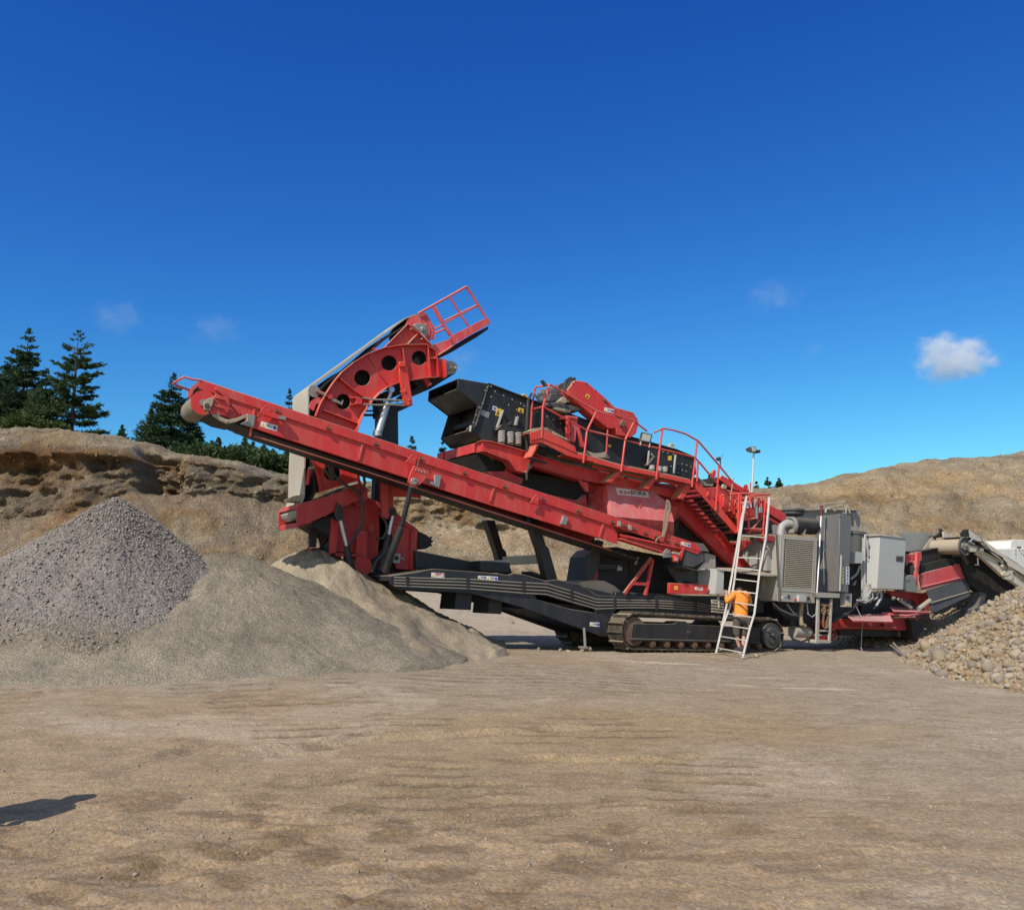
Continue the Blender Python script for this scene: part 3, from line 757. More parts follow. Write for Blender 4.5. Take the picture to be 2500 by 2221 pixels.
def conifer(px, ytop, Y, w, style, label, group, seed, name='spruce_tree', ztop=None, cat='tree', dx=0, pbase=None):
    r = np.random.default_rng(seed)
    top = atY(px, ytop, Y); zb = plateau(px if pbase is None else pbase) - .25
    Ht = top.z - zb
    t = empty(name, (top.x, Y, zb), label, cat, group)
    nb = int(8 + Ht * 1.9) if style == 'spruce' else int(9 + Ht * 1.25) if style == 'pine' else int(12 + Ht * 4)
    lo = {'spruce': .06, 'pine': .1, 'young': .02}[style]
    lean = r.normal(size=2) * .012 * Ht
    mb = MB(); mb.tube([Vector((0, 0, 0)), Vector((lean[0] * .3, lean[1] * .3, Ht * .5)), Vector((lean[0], lean[1], Ht * .98))], .022 * Ht, 7, None, .012)
    Qs = []
    for i in range(nb + 2):
        f = lo + (1 - lo) * (i + .95 * r.random()) / nb; f = min(f, .985)
        per = r.integers(8, 12) if style == 'spruce' else r.integers(6, 9) if style == 'pine' else r.integers(4, 7)
        prof = (1 - f) ** .9 if style != 'pine' else (1 - f) ** .6 * (.55 + .45 * min(1, f / .25))
        cl = 1.0 + .35 * math.sin(i * 1.7 + seed)
        for b in range(per):
            az = r.random() * 6.283; f_ = min(.985, f + (.5 * r.random() - .25) / nb)
            L = w * (prof * (.45 + .7 * r.random()) * (cl if style == 'pine' else 1) + .05)
            up = {'spruce': .10 - .42 * (1 - f), 'pine': .18 - .28 * (1 - f), 'young': .5}[style] + .07 * r.normal()
            if i >= nb: up = 2.5; L = w * .10
            if i >= nb and b > 1: continue
            if f > .9 and b > 4: continue
            d0 = np.array((math.cos(az), math.sin(az), up)); d0 /= np.linalg.norm(d0)
            n = max(3, int(L / (.17 if style != 'young' else .14)))
            s = (np.arange(n) + .6) / n
            if style == 'pine': s = .38 + .62 * s
            root = np.array((lean[0] * f, lean[1] * f, f_ * Ht))
            pts = root + d0 * (s * L)[:, None]; pts[:, 2] += (.16 * L * s ** 2 if style != 'young' else 0)
            if L > .5: mb.tube([Vector(root), Vector(root + d0 * L * .5), Vector(pts[-1])], .012 + .008 * L, 3, None, .004)
            side = np.cross(d0, (0, 0, 1.)); side /= np.linalg.norm(side) + 1e-9
            pts = np.repeat(pts, 2, 0); s = np.repeat(s, 2); n = n * 2
            lat = (r.random(n) * 2 - 1) * .40 * L * (1 - s * .6)
            pts = pts + side[None] * lat[:, None]
            Qs.append(spray(pts, np.repeat(d0[None], n, 0), (11 if style != 'young' else 7) if f < .85 else 4, (.27 if style != 'young' else .24) * (.35 + .65 * min(1, 2.2 * (1 - f))), .031 if style != 'young' else .024, r, .6, .10 if style == 'spruce' else -.05, .62 if style != 'young' else 1.))
    mb.v = [p + t.location for p in mb.v]
    mb.build('trunk', BARK, t)
    q = np.concatenate(Qs)
    poly_obj('crown', q, NEEDLE if style == 'spruce' else NEEDLE2, t)
    return t
def bush(px, py, Y, w, hgt, label, group, seed, mat=None, zoff=0):
    r = np.random.default_rng(seed); p = atY(px, py, Y); zb = plateau(px) - .15 + zoff
    t = empty('bush', (p.x, Y, zb), label, 'bush', group)
    n = int(260 * w * hgt)
    v = r.normal(size=(n, 3)); v /= np.linalg.norm(v, axis=1)[:, None]
    v = v * (.35 + .65 * r.random(n)[:, None] ** .5) * np.array((w * .5, w * .5, hgt * .55)); v[:, 2] += hgt * .5
    v *= (1 + .35 * fbm(v[:, 0] * 1.4 + seed, v[:, 1] * 1.4, v[:, 2] * 1.4, seed=seed)[:, None])
    v[:, 2] = np.maximum(v[:, 2], .03)
    dv = v.copy(); dv /= np.linalg.norm(dv, axis=1)[:, None]
    poly_obj('foliage', spray(v, dv, 5, .2, .05, r, .8), mat or LEAF, t)
    mb = MB()
    for k in range(5):
        e = v[r.integers(0, n)]; mb.tube([t.location, t.location + Vector(e * .5), t.location + Vector(e)], .02, 4, None, .006)
    mb.build('stem', BARK, t)
    return t
G1 = 'conifers above the left bank'; G2 = 'young pines along the bank edge'; G3 = 'far conifer tops behind the machine'
conifer(68, 806, 57, 2.5, 'spruce', 'tallest dense dark spruce at the left edge above the bank', G1, 1)
conifer(192, 812, 56, 2.1, 'pine', 'slender pine with a bare visible trunk and layered boughs', G1, 2, 'pine_tree')
conifer(28, 858, 60, 2.2, 'spruce', 'shorter dark spruce half hidden behind the tallest one', G1, 3)
conifer(-20, 842, 58, 2.0, 'spruce', 'dark spruce cut off by the left edge of the photo', G1, 4)
conifer(118, 905, 61, 1.9, 'spruce', 'low dark spruce between the tallest spruce and the slender pine', G1, 5)
conifer(92, 945, 55, 1.7, 'young', 'bushy green young spruce at the foot of the slender pine', G1, 6)
conifer(425, 920, 56, 2.7, 'spruce', 'broad dark spruce behind the head drum of the long conveyor', G1, 7)
conifer(470, 985, 58, 1.6, 'spruce', 'smaller spruce leaning out right of the broad dark spruce', G1, 8)
conifer(300, 1040, 62, .9, 'young', 'small lone spruce top between the pine and the broad spruce', G1, 9)
conifer(372, 1000, 57, 1.5, 'young', 'young spruce filling the left foot of the broad dark spruce', G1, 10)
for k, (px, yt, Y, w, lab) in enumerate((
    (515, 1080, 57, 1.2, 'young pine just right of the broad dark spruce'), (534, 1070, 60, .9, 'thin young pine with a pointed tip left of the gap in the hedge'),
    (562, 1094, 56, 1.2, 'dark young pine at the edge below the conveyor tail'), (598, 1070, 58, 1.25, 'bright green young pine in the middle of the row'),
    (618, 1082, 60, 1.1, 'tallest young pine of the row under the conveyor'), (645, 1090, 57, 1.2, 'young pine left of the pale belt'),
    (668, 1100, 59, 1.2, 'dark young pine close to the pale belt'), (585, 1110, 55, 1.1, 'low young pine at the front of the row'), (695, 1108, 58, 1.2, 'young pine right behind the pale belt'))):
    conifer(px, yt, Y, w, 'young', lab, G2, 30 + k, 'young_pine')
for k, (px, yt, Y, w, lab) in enumerate((
    (706, 950, 66, .9, 'narrow spruce top above the conveyor beside the pale belt'), (1007, 1068, 64, 1.1, 'pine top seen between the black post and the black screen'),
    (1083, 1080, 62, .9, 'pine top at the left corner of the screen support'), (1874, 1168, 74, 1.0, 'pointed spruce on the ridge right of the lamp mast'),
    (1902, 1170, 74, 1.0, 'leaning spruce on the ridge, rightmost of the ridge trees'), (1845, 1178, 80, .7, 'tiny spruce on the ridge just right of the lamp mast'),
    (1733, 1164, 74, 1.4, 'pine top behind the stair railing'))):
    conifer(px, yt, Y, w, 'spruce', lab, G3, 50 + k)
for k, (px, Y, w, hh, lab) in enumerate((
    (60, 50.5, 2.6, .8, 'yellow green shrub on the crest at the left edge'), (120, 50.2, 1.6, .5, 'low yellow green shrub on the crest below the slender pine'),
    (500, 50.4, 2.0, .8, 'low green shrub on the edge under the broad spruce'), (570, 50.8, 2.2, 1.0, 'dark green shrub on the edge below the young pines'),
    (630, 51, 2.4, 1.1, 'dense green shrub at the edge left of the pale belt'), (680, 51.5, 2.2, 1.2, 'dark shrub touching the pale belt'), (445, 50.6, 1.6, .6, 'dark low shrub at the left end of the hedge'),
    (735, 52, 2.4, 1.0, 'shrub behind the pale belt and the red arch'))):
    bush(px, 1100, Y, w, hh, lab, 'shrubs along the bank edge', 70 + k, LEAF if k < 2 else NEEDLE2)
# ================================================================== THE SCREENING MACHINE
def circ(fn, cx, cy, r, n=22, ry=None):
    ry = ry or r
    return fn(' '.join('%.2f,%.2f' % (cx + r * math.cos(2 * math.pi * k / n), cy + ry * math.sin(2 * math.pi * k / n)) for k in range(n)))
def T(x): return 928 + .33 * (x - 488)
def quadpt(q, u, v):
    (ax, ay), (bx_, by_), (cx, cy), (dx, dy) = q
    return ((ax * (1 - u) + bx_ * u) * (1 - v) + (dx * (1 - u) + cx * u) * v, (ay * (1 - u) + by_ * u) * (1 - v) + (dy * (1 - u) + cy * u) * v)
def sub(q, u0, v0, u1, v1): return [quadpt(q, u0, v0), quadpt(q, u1, v0), quadpt(q, u1, v1), quadpt(q, u0, v1)]
def sticker(parent, q, b, kind='wc', name='warning_sticker'):
    mb = MB(); mb.prism(q, b, b - .004, 0)
    def tri(u0, u1, m): mb.prism([quadpt(q, (u0 + u1) / 2, .1), quadpt(q, u1, .88), quadpt(q, u0, .88)], b - .0045, b - .007, m)
    def circl(u, m, ring=False):
        rr = .36; asp = math.dist(q[0], q[3]) / math.dist(q[0], q[1])
        mb.prism([quadpt(q, u + rr * asp * math.cos(t * .524), .5 + rr * math.sin(t * .524)) for t in range(12)], b - .0045, b - .007, m)
        if ring: mb.prism([quadpt(q, u + .24 * asp * math.cos(t * .524), .5 + .24 * math.sin(t * .524)) for t in range(12)], b - .0075, b - .009, 0)
    def lines(u0, u1, m, k=3):
        for i in range(k): mb.prism(sub(q, u0, .2 + .6 * i / k, u1, .2 + .6 * i / k + .09), b - .0045, b - .006, m)
    if kind == 'gtri': tri(.2, .8, 1)
    if kind == 'wc': tri(.03, .26, 1); lines(.32, .7, 4, 3); circl(.85, 2)
    elif kind == 'wr': tri(.03, .26, 1); mb.prism(sub(q, .3, .05, .95, .3), b - .0045, b - .006, 3); lines(.32, .64, 4, 3); circl(.83, 3, True)
    elif kind == 'c': circl(.5, 2)
    elif kind == 'text': lines(.1, .9, 4, 5)
    elif kind == 'notice': mb.prism(sub(q, .15, .12, .85, .3), b - .0045, b - .006, 3); lines(.15, .85, 2, 4)
    elif kind == 'tri': tri(.2, .8, 4)
    return mb.build(name, [YEL if kind in ('tri', 'plain') else GREY if kind == 'gtri' else WHITE, YEL, BLU, REDL, DARKL], parent, 0, False)

machine = empty('screening_machine', loc(0, 1.3, -.9), 'large red and black tracked screening machine with long conveyors, a screen deck and grey cabinets', 'machine')
def part(mb, name, mats, parent=None, bevel=0, label=None): return mb.build(name, mats, parent or machine, bevel, True, label)

# ---------------------------------------------------------------- crawler tracks
def make_track(b0, b1):
    cl = abc(M(1553, 1541, b0 if b0 < 1 else 0)); cr = abc(M(1886, 1551, b0 if b0 < 1 else 0))
    rl, rr = .40, .39
    path = []
    for k in range(17):
        t = math.pi / 2 + math.pi * k / 16; path.append((cl[0] + rl * math.cos(t), cl[2] + rl * math.sin(t)))
    for k in range(17):
        t = -math.pi / 2 + math.pi * k / 16; path.append((cr[0] + rr * math.cos(t), cr[2] + rr * math.sin(t)))
    path.append((cr[0] * .5 + cl[0] * .5, (cl[2] + cr[2]) / 2 + rl - .03)); path.append(path[0])
    seg = [math.dist(path[i], path[i + 1]) for i in range(len(path) - 1)]; tot = sum(seg); n = 58; pitch = tot / n
    mb = MB()
    for k in range(n):
        s = k * pitch; i = 0
        while s > seg[i]: s -= seg[i]; i += 1
        f = s / seg[i]; p = (path[i][0] + (path[i + 1][0] - path[i][0]) * f, path[i][1] + (path[i + 1][1] - path[i][1]) * f)
        t = ((path[i + 1][0] - path[i][0]) / seg[i], (path[i + 1][1] - path[i][1]) / seg[i]); nn = (t[1], -t[0])
        if i < 17 and False: pass
        def L(u, v, b): return loc(p[0] + t[0] * u + nn[0] * v, b, p[1] + t[1] * u + nn[1] * v)
        h = pitch * .47
        mb.prism3([L(-h, 0, b0), L(h, 0, b0), L(h, .03, b0), L(-h, .03, b0)], NV * (b1 - b0))
        mb.prism3([L(h - .045, .03, b0 + .01), L(h - .005, .03, b0 + .01), L(h - .012, .075, b0 + .01), L(h - .038, .075, b0 + .01)], NV * (b1 - b0 - .02))
        mb.prism3([L(-h, -.055, b0 + .16), L(h, -.055, b0 + .16), L(h, -.001, b0 + .16), L(-h, -.001, b0 + .16)], NV * .08)
    trk = part(mb, 'crawler_track', TRACKM)
    fr = MB()
    if b0 < 1:
        fr.prism(E('590,1395 1000,1402 1045,1375 1120,1375 1165,1408 1862,1440 1862,1592 585,1562'), .05, .5)
        fr.prism(E('578,1545 1862,1580 1862,1598 575,1568'), .0, .05)
        fr.box(1453 + 225, 1541, 1453 + 234, 1551, .03, .06)
    else:
        fr.boxl(cl[0] + .1, cr[0] - .1, b0 + .05, b1 - .05, cl[2] - .2, cl[2] + .2)
    part(fr, 'track_frame', BLACK, trk, .008)
    sp = MB()
    c = loc(cr[0], b0 + .02, cr[2]); sp.cyl(c, c + NV * (b1 - b0 - .04), .33, 30); sp.cyl(c - NV * .03, c, .21, 30)
    for k in range(10): sp.bolt(loc(cr[0] + .15 * math.cos(k * .628), b0 - .01, cr[2] + .15 * math.sin(k * .628)), .018)
    sp.bolt(loc(cr[0], b0 - .01, cr[2]), .05)
    part(sp, 'sprocket', RUBG, trk)
    idl = MB(); c = loc(cl[0], b0 + .06, cl[2]); idl.cyl(c, c + NV * (b1 - b0 - .1), .34, 30); part(idl, 'idler_wheel', RUST, trk)
    for k in range(9):
        a = cl[0] + .55 + k * (cr[0] - cl[0] - 1.0) / 8
        ro = MB(); c = loc(a, b0 + .03, cl[2] - .285 + (cr[2] - cl[2]) * k / 8); ro.cyl(c, c + NV * (b1 - b0 - .06), .095, 16); ro.cyl(c - NV * .03, c, .06, 12)
        part(ro, 'track_roller', RUST, trk)
    return trk
make_track(0., .55); make_track(2.3, 2.85)

# ---------------------------------------------------------------- chassis
ch = MB()
swoop = H('72,425 300,395 430,368 870,398 1065,420 1100,405 1190,415 1370,468 1470,458 1660,500 1800,588 2044,600') + E('500,1120 1560,1120 1600,1330 700,1285') + H('1960,700 1912,780 1905,930 1835,930 1450,790 1180,690 1000,640 760,575 560,560 310,548 170,545 80,492')
slot = H('1275,578 1340,583 1500,630 1690,685 1785,690 1785,735 1560,700 1300,622')
ch.at(.58); ch.holed(swoop, [slot], .58, .66); ch.holed(swoop, [slot], 2.25, 2.33); ch.at(None)
ch.prism(H('72,425 430,372 1065,424 1660,505 2044,605 2044,640 1640,560 1060,470 430,420 80,470'), .66, 2.25)
ch.prism(H('1200,700 1905,925 1905,700 1300,640'), .9, 2.2)
ch.prism(E('420,1080 1900,1150 1900,1290 420,1240'), .66, 2.3)
chassis = part(ch, 'chassis', BLUEK, None, .01)
for k in range(4):
    y = k * 29; pm = MB()
    pm.tpx(H('110,%d 330,%d 720,%d 1190,%d 1380,%d 1590,%d 1790,%d 2044,%d' % (440 + y * .8, 446 + y * .85, 455 + y * .9, 484 + y, 494 + y, 556 + y, 622 + y * .92, 628 + y * .75)) + E('830,%d 1225,%d 1440,%d' % (1168 + y * .85, 1190 + y * .85, 1235 + y * .6)), .545, .014, 6)
    part(pm, 'hydraulic_pipe', STEEL, chassis)
for x, y0, y1 in ((222, 425, 512), (724, 432, 545), (1190, 470, 570), (1588, 545, 640), (1945, 610, 700)):
    mb = MB()
    for k in range(4): q = H('%d,%d' % (x, y0 + (y1 - y0) * (k + .6) / 4.6))[0]; mb.box(q[0] - 3, q[1] + 3, q[0] + 3, q[1] - 3, .52, .578)
    part(mb, 'pipe_clamp', BLACK, chassis)
mb = MB()
for x in (832, 1222):
    for k in range(4): q = E('%d,%d' % (x, 1170 + 27 * k))[0]; mb.box(q[0] - 3, q[1] + 3, q[0] + 3, q[1] - 3, .52, .578)
part(mb, 'pipe_clamp', BLACK, chassis)
sticker(chassis, H('420,400 525,404 525,444 420,438'), .578, 'wr'); sticker(chassis, H('808,426 876,428 876,456 808,453'), .578, 'wc'); sticker(chassis, H('878,428 972,434 972,468 878,462'), .578, 'wc')
sticker(chassis, H('1738,812 1815,815 1815,850 1738,845'), .575, 'wc')
for q in ('632,540 760,560 750,712 612,706', '908,590 1012,620 1003,746 892,740'):
    mb = MB(); mb.prism(H(q), .75, 1.5); part(mb, 'support_foot', BLACK, chassis, .01)
mb = MB(); mb.tpx(H('1690,860 1700,1020'), .55, .035, 10); mb.box(1430 - 3, 1583, 1430 + 6, 1578, .45, .7); part(mb, 'jack_leg', STEEL, chassis)
mb = MB(); mb.prism(H('1690,470 1640,490 1660,500 1800,588 2044,600 2000,560 1940,510 1860,470 1760,462'), .75, 1.8); part(mb, 'spilled_sand', DUSTM, chassis)

# raised legs and braces carrying the screen
for b in (.75, 2.75):
    mb = MB().at(.75); mb.prism(H('1225,-80 1300,-80 1372,170 1398,200 1475,470 1385,470 1318,200 1300,150'), b, b + .25); part(mb, 'support_leg', BLACK, chassis, .012)
mb = MB(); mb.prism(H('1312,250 1326,252 1340,326 1328,326'), 1.0, 2.75); part(mb, 'cross_brace', GREYW, chassis, .008)
mb = MB(); mb.prism(H('840,300 1075,292 1075,325 1000,330 960,318 840,325'), 1.0, 1.6); part(mb, 'side_bracket', GREYW, chassis, .008)
mb = MB(); mb.prism(H('1245,395 1260,388 1400,440 1390,460 1260,420'), .95, 1.4); mb.prism(H('830,300 1075,318 1075,400 830,385'), .9, 1.9)
mb.prism(H('290,215 640,285 865,332 1010,395 860,392 500,372 290,366'), 1.3, 2.2); part(mb, 'fines_conveyor', BLACK, None, .01)

# ---------------------------------------------------------------- long side conveyor
sc_ = MB().at(.12)
band = [(486, 926), (1703, 1328), (1712, 1343), (1704, 1353), (1690, 1348), (485, 948)]
plate = [(564, 974), (1500, 1285), (1511, 1300), (1511, 1328), (1466, 1313), (1201, 1233), (1072, 1192), (1000, 1167), (880, 1128), (631, 1047), (603, 1040), (600, 1014), (568, 1021)]
for bn, bp in ((.12, .17), (1.16, 1.11)):
    s = 1 if bn < 1 else -1
    sc_.prism(band, bn, bn + .02 * s); sc_.prism(plate, bp, bp + .02 * s)
    sc_.strip([(486, 926), (1100, T(1100)), (1703, 1328)], bn, bn + .07 * s, .012)
    sc_.strip([(564, 974.5), (1500, 1285.5)], bn + .02 * s, bp, .012)
    sc_.strip([(631, 1047), (1000, 1167.5), (1466, 1313)], bp, bp + .09 * s, .014)
    if s > 0: sc_.strip([(625, 1063), (1000, 1183), (1500, 1344)], bp + .04, bp + .12, .012)
for x, ln in ((621, 70), (885, 42), (1206, 36), (1473, 36)):
    t, u_ = T(x) + 24, T(x) + 24 + ln
    sc_.prism([(x, t), (x + 5, t + 1.5), (x - 2 - ln * .08, u_), (x - 7 - ln * .08, u_ - 1.5)], .14, .168)
sc_.at(None)
sc_.prism(E('470,506 1095,642 1092,662 800,595 480,528'), .10, .165); sc_.prism(E('470,545 905,678 905,694 470,560'), .10, .3)
sc_.prism(E('475,520 1090,655 1085,690 905,690 475,556'), .2, .22)
sidec = part(sc_, 'side_conveyor', RED, None, .006)
mb = MB(); mb.strip([(492, 936), (1695, 1334)], .17, 1.1, .015); mb.strip([(575, 1034), (640, 1062), (1000, 1181), (1560, 1367)], .28, 1.02, .03)
mb.strip([(498, 1004), (540, 1026), (575, 1034)], .22, 1.05, .025)
part(mb, 'belt', RUB, sidec)
mb = MB(); c = PP('500,525')[0]
mb.cylb(c, .12, 1.18, .215, 32, 0); mb.cylb(c, .075, .12, .235, 32, 1); mb.cylb(c, 1.18, 1.2, .245, 32, 1); mb.cylb(c, .02, .08, .07, 14, 2)
part(mb, 'head_drum', [BELT, RED, STEEL], sidec)
mb = MB(); mb.prism(PP('600,410 860,490 1190,610 1190,700 1030,690 860,730 720,690 620,600'), .16, .2); part(mb, 'head_plate', RED, sidec)
mb = MB(); mb.prism(PP('640,415 820,480 825,560 785,690 600,655 560,640 620,560'), .03, .075); mb.strip(PP('640,460 770,500'), -.02, .04, .015); mb.strip(PP('630,560 760,610'), -.02, .04, .015)
mb.prism(PP('650,330 740,380 800,470 770,470 700,400 640,360'), .06, .12); mb.prism(PP('855,545 905,585 960,650 945,680 880,600'), .12, .17); part(mb, 'drum_bracket', RED, sidec, .006)
mb = MB(); mb.prism(PP('500,520 545,480 622,445 618,530 575,630 505,610'), -.02, .06); mb.cylb(PP('540,560')[0], -.05, -.02, .05, 12, 1); mb.prism(PP('600,650 680,680 790,735 900,720 1020,672 1025,712 910,765 790,790 700,750 610,690'), .05, .09); mb.bolts(PP('790,760 540,650'), .05, .03); part(mb, 'bearing_block', [DUSTM, RUST], sidec, .008)
mb = MB(); mb.tpx(PP('470,250 360,235 255,207 215,225 120,285'), [.13, .13, .13, .2, .9], .022, 7); mb.tpx(PP('120,285 180,320 330,370'), [.9, 1.0, 1.1], .025, 7)
mb.prism(PP('345,325 440,258 440,372 380,365 330,460 300,450 320,380'), .9, .93); part(mb, 'head_guard', PINK, sidec)
for q in ('1030,662 1145,690 1120,835 950,790 1040,745', ):
    mb = MB(); mb.prism(PP(q), .13, .168); part(mb, 'scraper_plate', STEEL, sidec, .005)
mb = MB(); mb.prism(B('1640,320 1708,332 1685,452 1590,410 1588,385 1640,395'), .1, .168); part(mb, 'scraper_plate', STEEL, sidec, .005)
mb = MB(); mb.prism(E('905,685 935,650 965,665 980,735 905,740'), .05, .1); mb.prism(C('1415,1545 1465,1570 1440,1640 1390,1630'), .1, .168); mb.bolts(E('938,690'), .05, .03); part(mb, 'scraper_plate', STEEL, sidec, .005)
for q in (PP('1190,660 1215,610 1265,562 1310,562 1332,600 1325,700'), B('1350,195 1385,150 1420,120 1450,125 1460,160 1450,225'), C('1080,1415 1110,1370 1145,1340 1170,1350 1165,1440')):
    mb = MB(); cx = sum(p[0] for p in q) / len(q); cy = sum(p[1] for p in q) / len(q)
    mb.holed(q, [[(cx + 1 + 3.5 * math.cos(k * .785), cy - 4 + 4.5 * math.sin(k * .785)) for k in range(8)]], .06, .085); part(mb, 'lifting_eye', RED, sidec, .003)
mb = MB(); mb.prism(PP('1335,640 1440,680 1435,730 1340,705'), .02, .1, 0); mb.prism(PP('1435,680 1525,705 1520,740 1425,722'), .02, .1, 1); part(mb, 'cable_bracket', [RED, STEEL], sidec)
clips = [677.5, 800.8, 917.5, 1029, 1134.6, 1232.4, 1325.8, 1413, 1495.3, 1525, 1549, 1576, 1602, 1629, 1652]
for x in clips:
    y = T(x) + 12; mb = MB()
    mb.prism([(x - 5, y - 4), (x + 5, y - 2), (x + 5, y + 6), (x - 4, y + 4)], .09, .118, 0); mb.bolts([(x - 2, y - 2), (x + 3, y + 4)], .09, .022, 1); mb.tpx([(x - 6, y + 1), (x + 7, y + 3)], .075, .012, 6, 1)
    part(mb, 'skirt_clip', [REDD, RUST], sidec)
for x in (1513, 1539):
    y = T(x) + 11; mb = MB(); mb.prism([(x - 3.5, y - 6), (x + 3.5, y - 4), (x + 3, y + 8), (x - 4, y + 6)], .09, .118); part(mb, 'inspection_tag', GREYW, sidec)
sticker(sidec, PP('1215,758 1420,815 1408,882 1205,825'), .168, 'wc'); sticker(sidec, E('1075,578 1168,600 1165,635 1072,612'), .118, 'wc')
mb = MB(); mb.holed(B('1432,232 1592,285 1562,340 1530,390 1478,432 1405,436 1375,395 1392,325'), [], .05, .10); mb.bolts(B('1450,272 1480,282 1510,292 1540,302'), .05, .022, 1)
mb.cylb(B('1440,388')[0], .0, .06, .08, 18, 1); mb.prism(B('1470,180 1480,185 1478,235 1465,230'), .08, .12, 1); mb.bolts(B('1438,372 1442,405'), .0, .03, 1); part(mb, 'pivot_bracket', [RED, STEEL], sidec, .005)
mb = MB(); mb.tpx(B('1408,440 1360,640 1305,850'), [.2, .35, .5], .055, 12); mb.tpx(B('1305,850 1200,1130 1150,1290'), [.5, .7, .9], .075, 12); part(mb, 'support_strut', BLACK, sidec)
# tail end of the side conveyor
mb = MB(); mb.prism(E('1098,645 1112,640 1080,770 1060,760 1062,700'), .1, .16, 0); mb.prism(E('1010,700 1060,715 1050,785 1005,775'), .05, .16, 0); mb.prism(E('1018,735 1045,742 1040,775 1015,770'), .03, .06, 1)
mb.prism(E('1000,680 1060,690 1060,712 1000,700'), .04, .12, 1); part(mb, 'tail_bracket', [ORED, GREYW], sidec, .005)
mb = MB(); mb.strip(E('1108,650 1200,668 1280,690 1305,725 1312,790 1250,868 1090,822'), .12, .95, .02); mb.prism(E('1108,650 1200,668 1280,690 1305,725 1312,770 1200,835 1090,815'), .14, .16); part(mb, 'rubber_flap', RUBG, sidec)

# ---------------------------------------------------------------- dust hood with the firm's name
hd = MB()
def hp(s, b): x, y = E(s)[0]; return M(x, y, b)
A1, A2, A3, A4, A5 = hp('332,12', .62), hp('792,75', .62), None, None, hp('378,328', .25)
HN = (A2 - A1).cross(A5 - A1).normalized()
def hf(s): x, y = E(s)[0]; return hitplane(x, y, A1, HN)
A3, A4 = hf('960,212'), hf('1005,382')
Bm = [hp('365,470', .5), hp('1000,540', .5)]
deep = NV * 1.1
Lt, Lb, Lr = hp('160,92', 1.0), hp('128,235', 1.0), hp('242,40', 1.0)
back = [p + deep for p in (A1, A2, A3, A4)]
hv = [A1, A2, A3, A4, A5, Bm[0], Bm[1], Lt, Lb, Lr] + back + [hp('120,330', 1.0), hp('120,330', 1.0) + deep]
hd.add(hv, [(0, 4, 3, 2, 1), (4, 5, 6, 3), (0, 9, 7, 8, 14, 5, 4), (0, 1, 11, 10), (1, 2, 12, 11), (2, 3, 13, 12), (3, 6, 15, 13), (0, 10, 9), (9, 10, 7), (7, 10, 15, 14, 8), (10, 11, 12, 13, 15), (5, 14, 15, 6)])
hood = part(hd, 'dust_hood', PINK, None)
def ho(s, e=.0): return hf(s) + (HN if HN.dot(EYE - A1) > 0 else -HN) * e
mb = MB(); HO = HN if HN.dot(EYE - A1) > 0 else -HN
for s in ('640,165 640,250', ):
    mb.tube([ho('628,240', .02), ho('628,180', .05), ho('645,165', .05), ho('660,180', .05), ho('660,240', .02)], .012, 6)
mb.tube([hp('265,120', .75), hp('280,50', .7), hp('300,50', .7), hp('312,115', .7)], .014, 6)
mb.tube([hp('205,205', .8), hp('215,232', .8), hp('262,232', .75), hp('235,205', .78)], .012, 6)
part(mb, 'lifting_handle', RED, hood)
# nameplate
q = [ho(s, .012) for s in ('418,45 740,82 752,142 440,112').split()]
mb = MB(); mb.prism3(q, -HO * .01); plate_o = part(mb, 'name_board', paint('name_board_white', (.72, .66, .62), .5, .3, .1, film=.3, dustcol=(.6, .45, .42)), hood)
def letters(txt, q4, u0, u1, v0, v1, lift, mat, name, bold=.028):
    cu = bpy.data.curves.new(name, 'FONT'); cu.body = txt; cu.extrude = 0; cu.offset = bold
    o = bpy.data.objects.new(name, cu); COL.objects.link(o)
    bpy.context.view_layer.update()
    me = bpy.data.meshes.new_from_object(o.evaluated_get(bpy.context.evaluated_depsgraph_get()))
    vs = np.array([v.co[:] for v in me.vertices]); fs = [tuple(p.vertices) for p in me.polygons]
    COL.objects.unlink(o); bpy.data.objects.remove(o); bpy.data.meshes.remove(me)
    mn, mx = vs.min(0), vs.max(0); t = (vs - mn) / (mx - mn + 1e-9)
    m2 = MB(); P = []
    for a, b_ in t[:, :2]:
        u = u0 + (u1 - u0) * a; v = v1 + (v0 - v1) * b_
        P.append(q4[0] * (1 - u) * (1 - v) + q4[1] * u * (1 - v) + q4[2] * u * v + q4[3] * (1 - u) * v + lift)
    m2.add(P, fs); return m2.build(name, mat, hood if q4 is q else machine, 0, False)
letters('KIVI', q, .08, .45, .34, .9, HO * .006, flat('name_red', (.45, .05, .06)), 'lettering')
letters('SORA', q, .45, .94, .16, .80, HO * .006, flat('name_grey', (.09, .09, .085)), 'lettering')

# ---------------------------------------------------------------- black vibrating screen
bx_ = MB()
side = C('665,232 1060,382') + D('390,690 830,812 1010,888 1022,1050 972,1092 540,1010') + C('1000,820 590,792 488,690 560,450')
bx_.at(.9)
for b in (.9, 2.43): bx_.prism(side, b, b + .03)
bx_.at(None)
bx_.strip(C('665,232 1060,382') + D('390,690 830,812 1010,888'), .84, .9, .03)                           # top flange
bx_.prism(C('600,560 1300,700') + D('900,1000 900,1040') + C('1300,740 590,610'), .93, 2.43)             # decks
bx_.prism(C('560,740 1300,830') + D('900,1050 900,1080') + C('1000,850 590,792'), .93, 2.43)
bx_.prism(C('900,330 1560,590') + D('900,850 900,870') + C('1560,620 900,350'), .93, 2.43)
bx_.prism(D('940,860 1010,888 1022,1050 972,1092 940,1060'), .93, 2.43)
sp = C('362,178 665,232 650,300 565,452 352,285')
bx_.at(.9)
for b in (.9, 2.43): bx_.prism(sp, b, b + .03)
bx_.at(None)
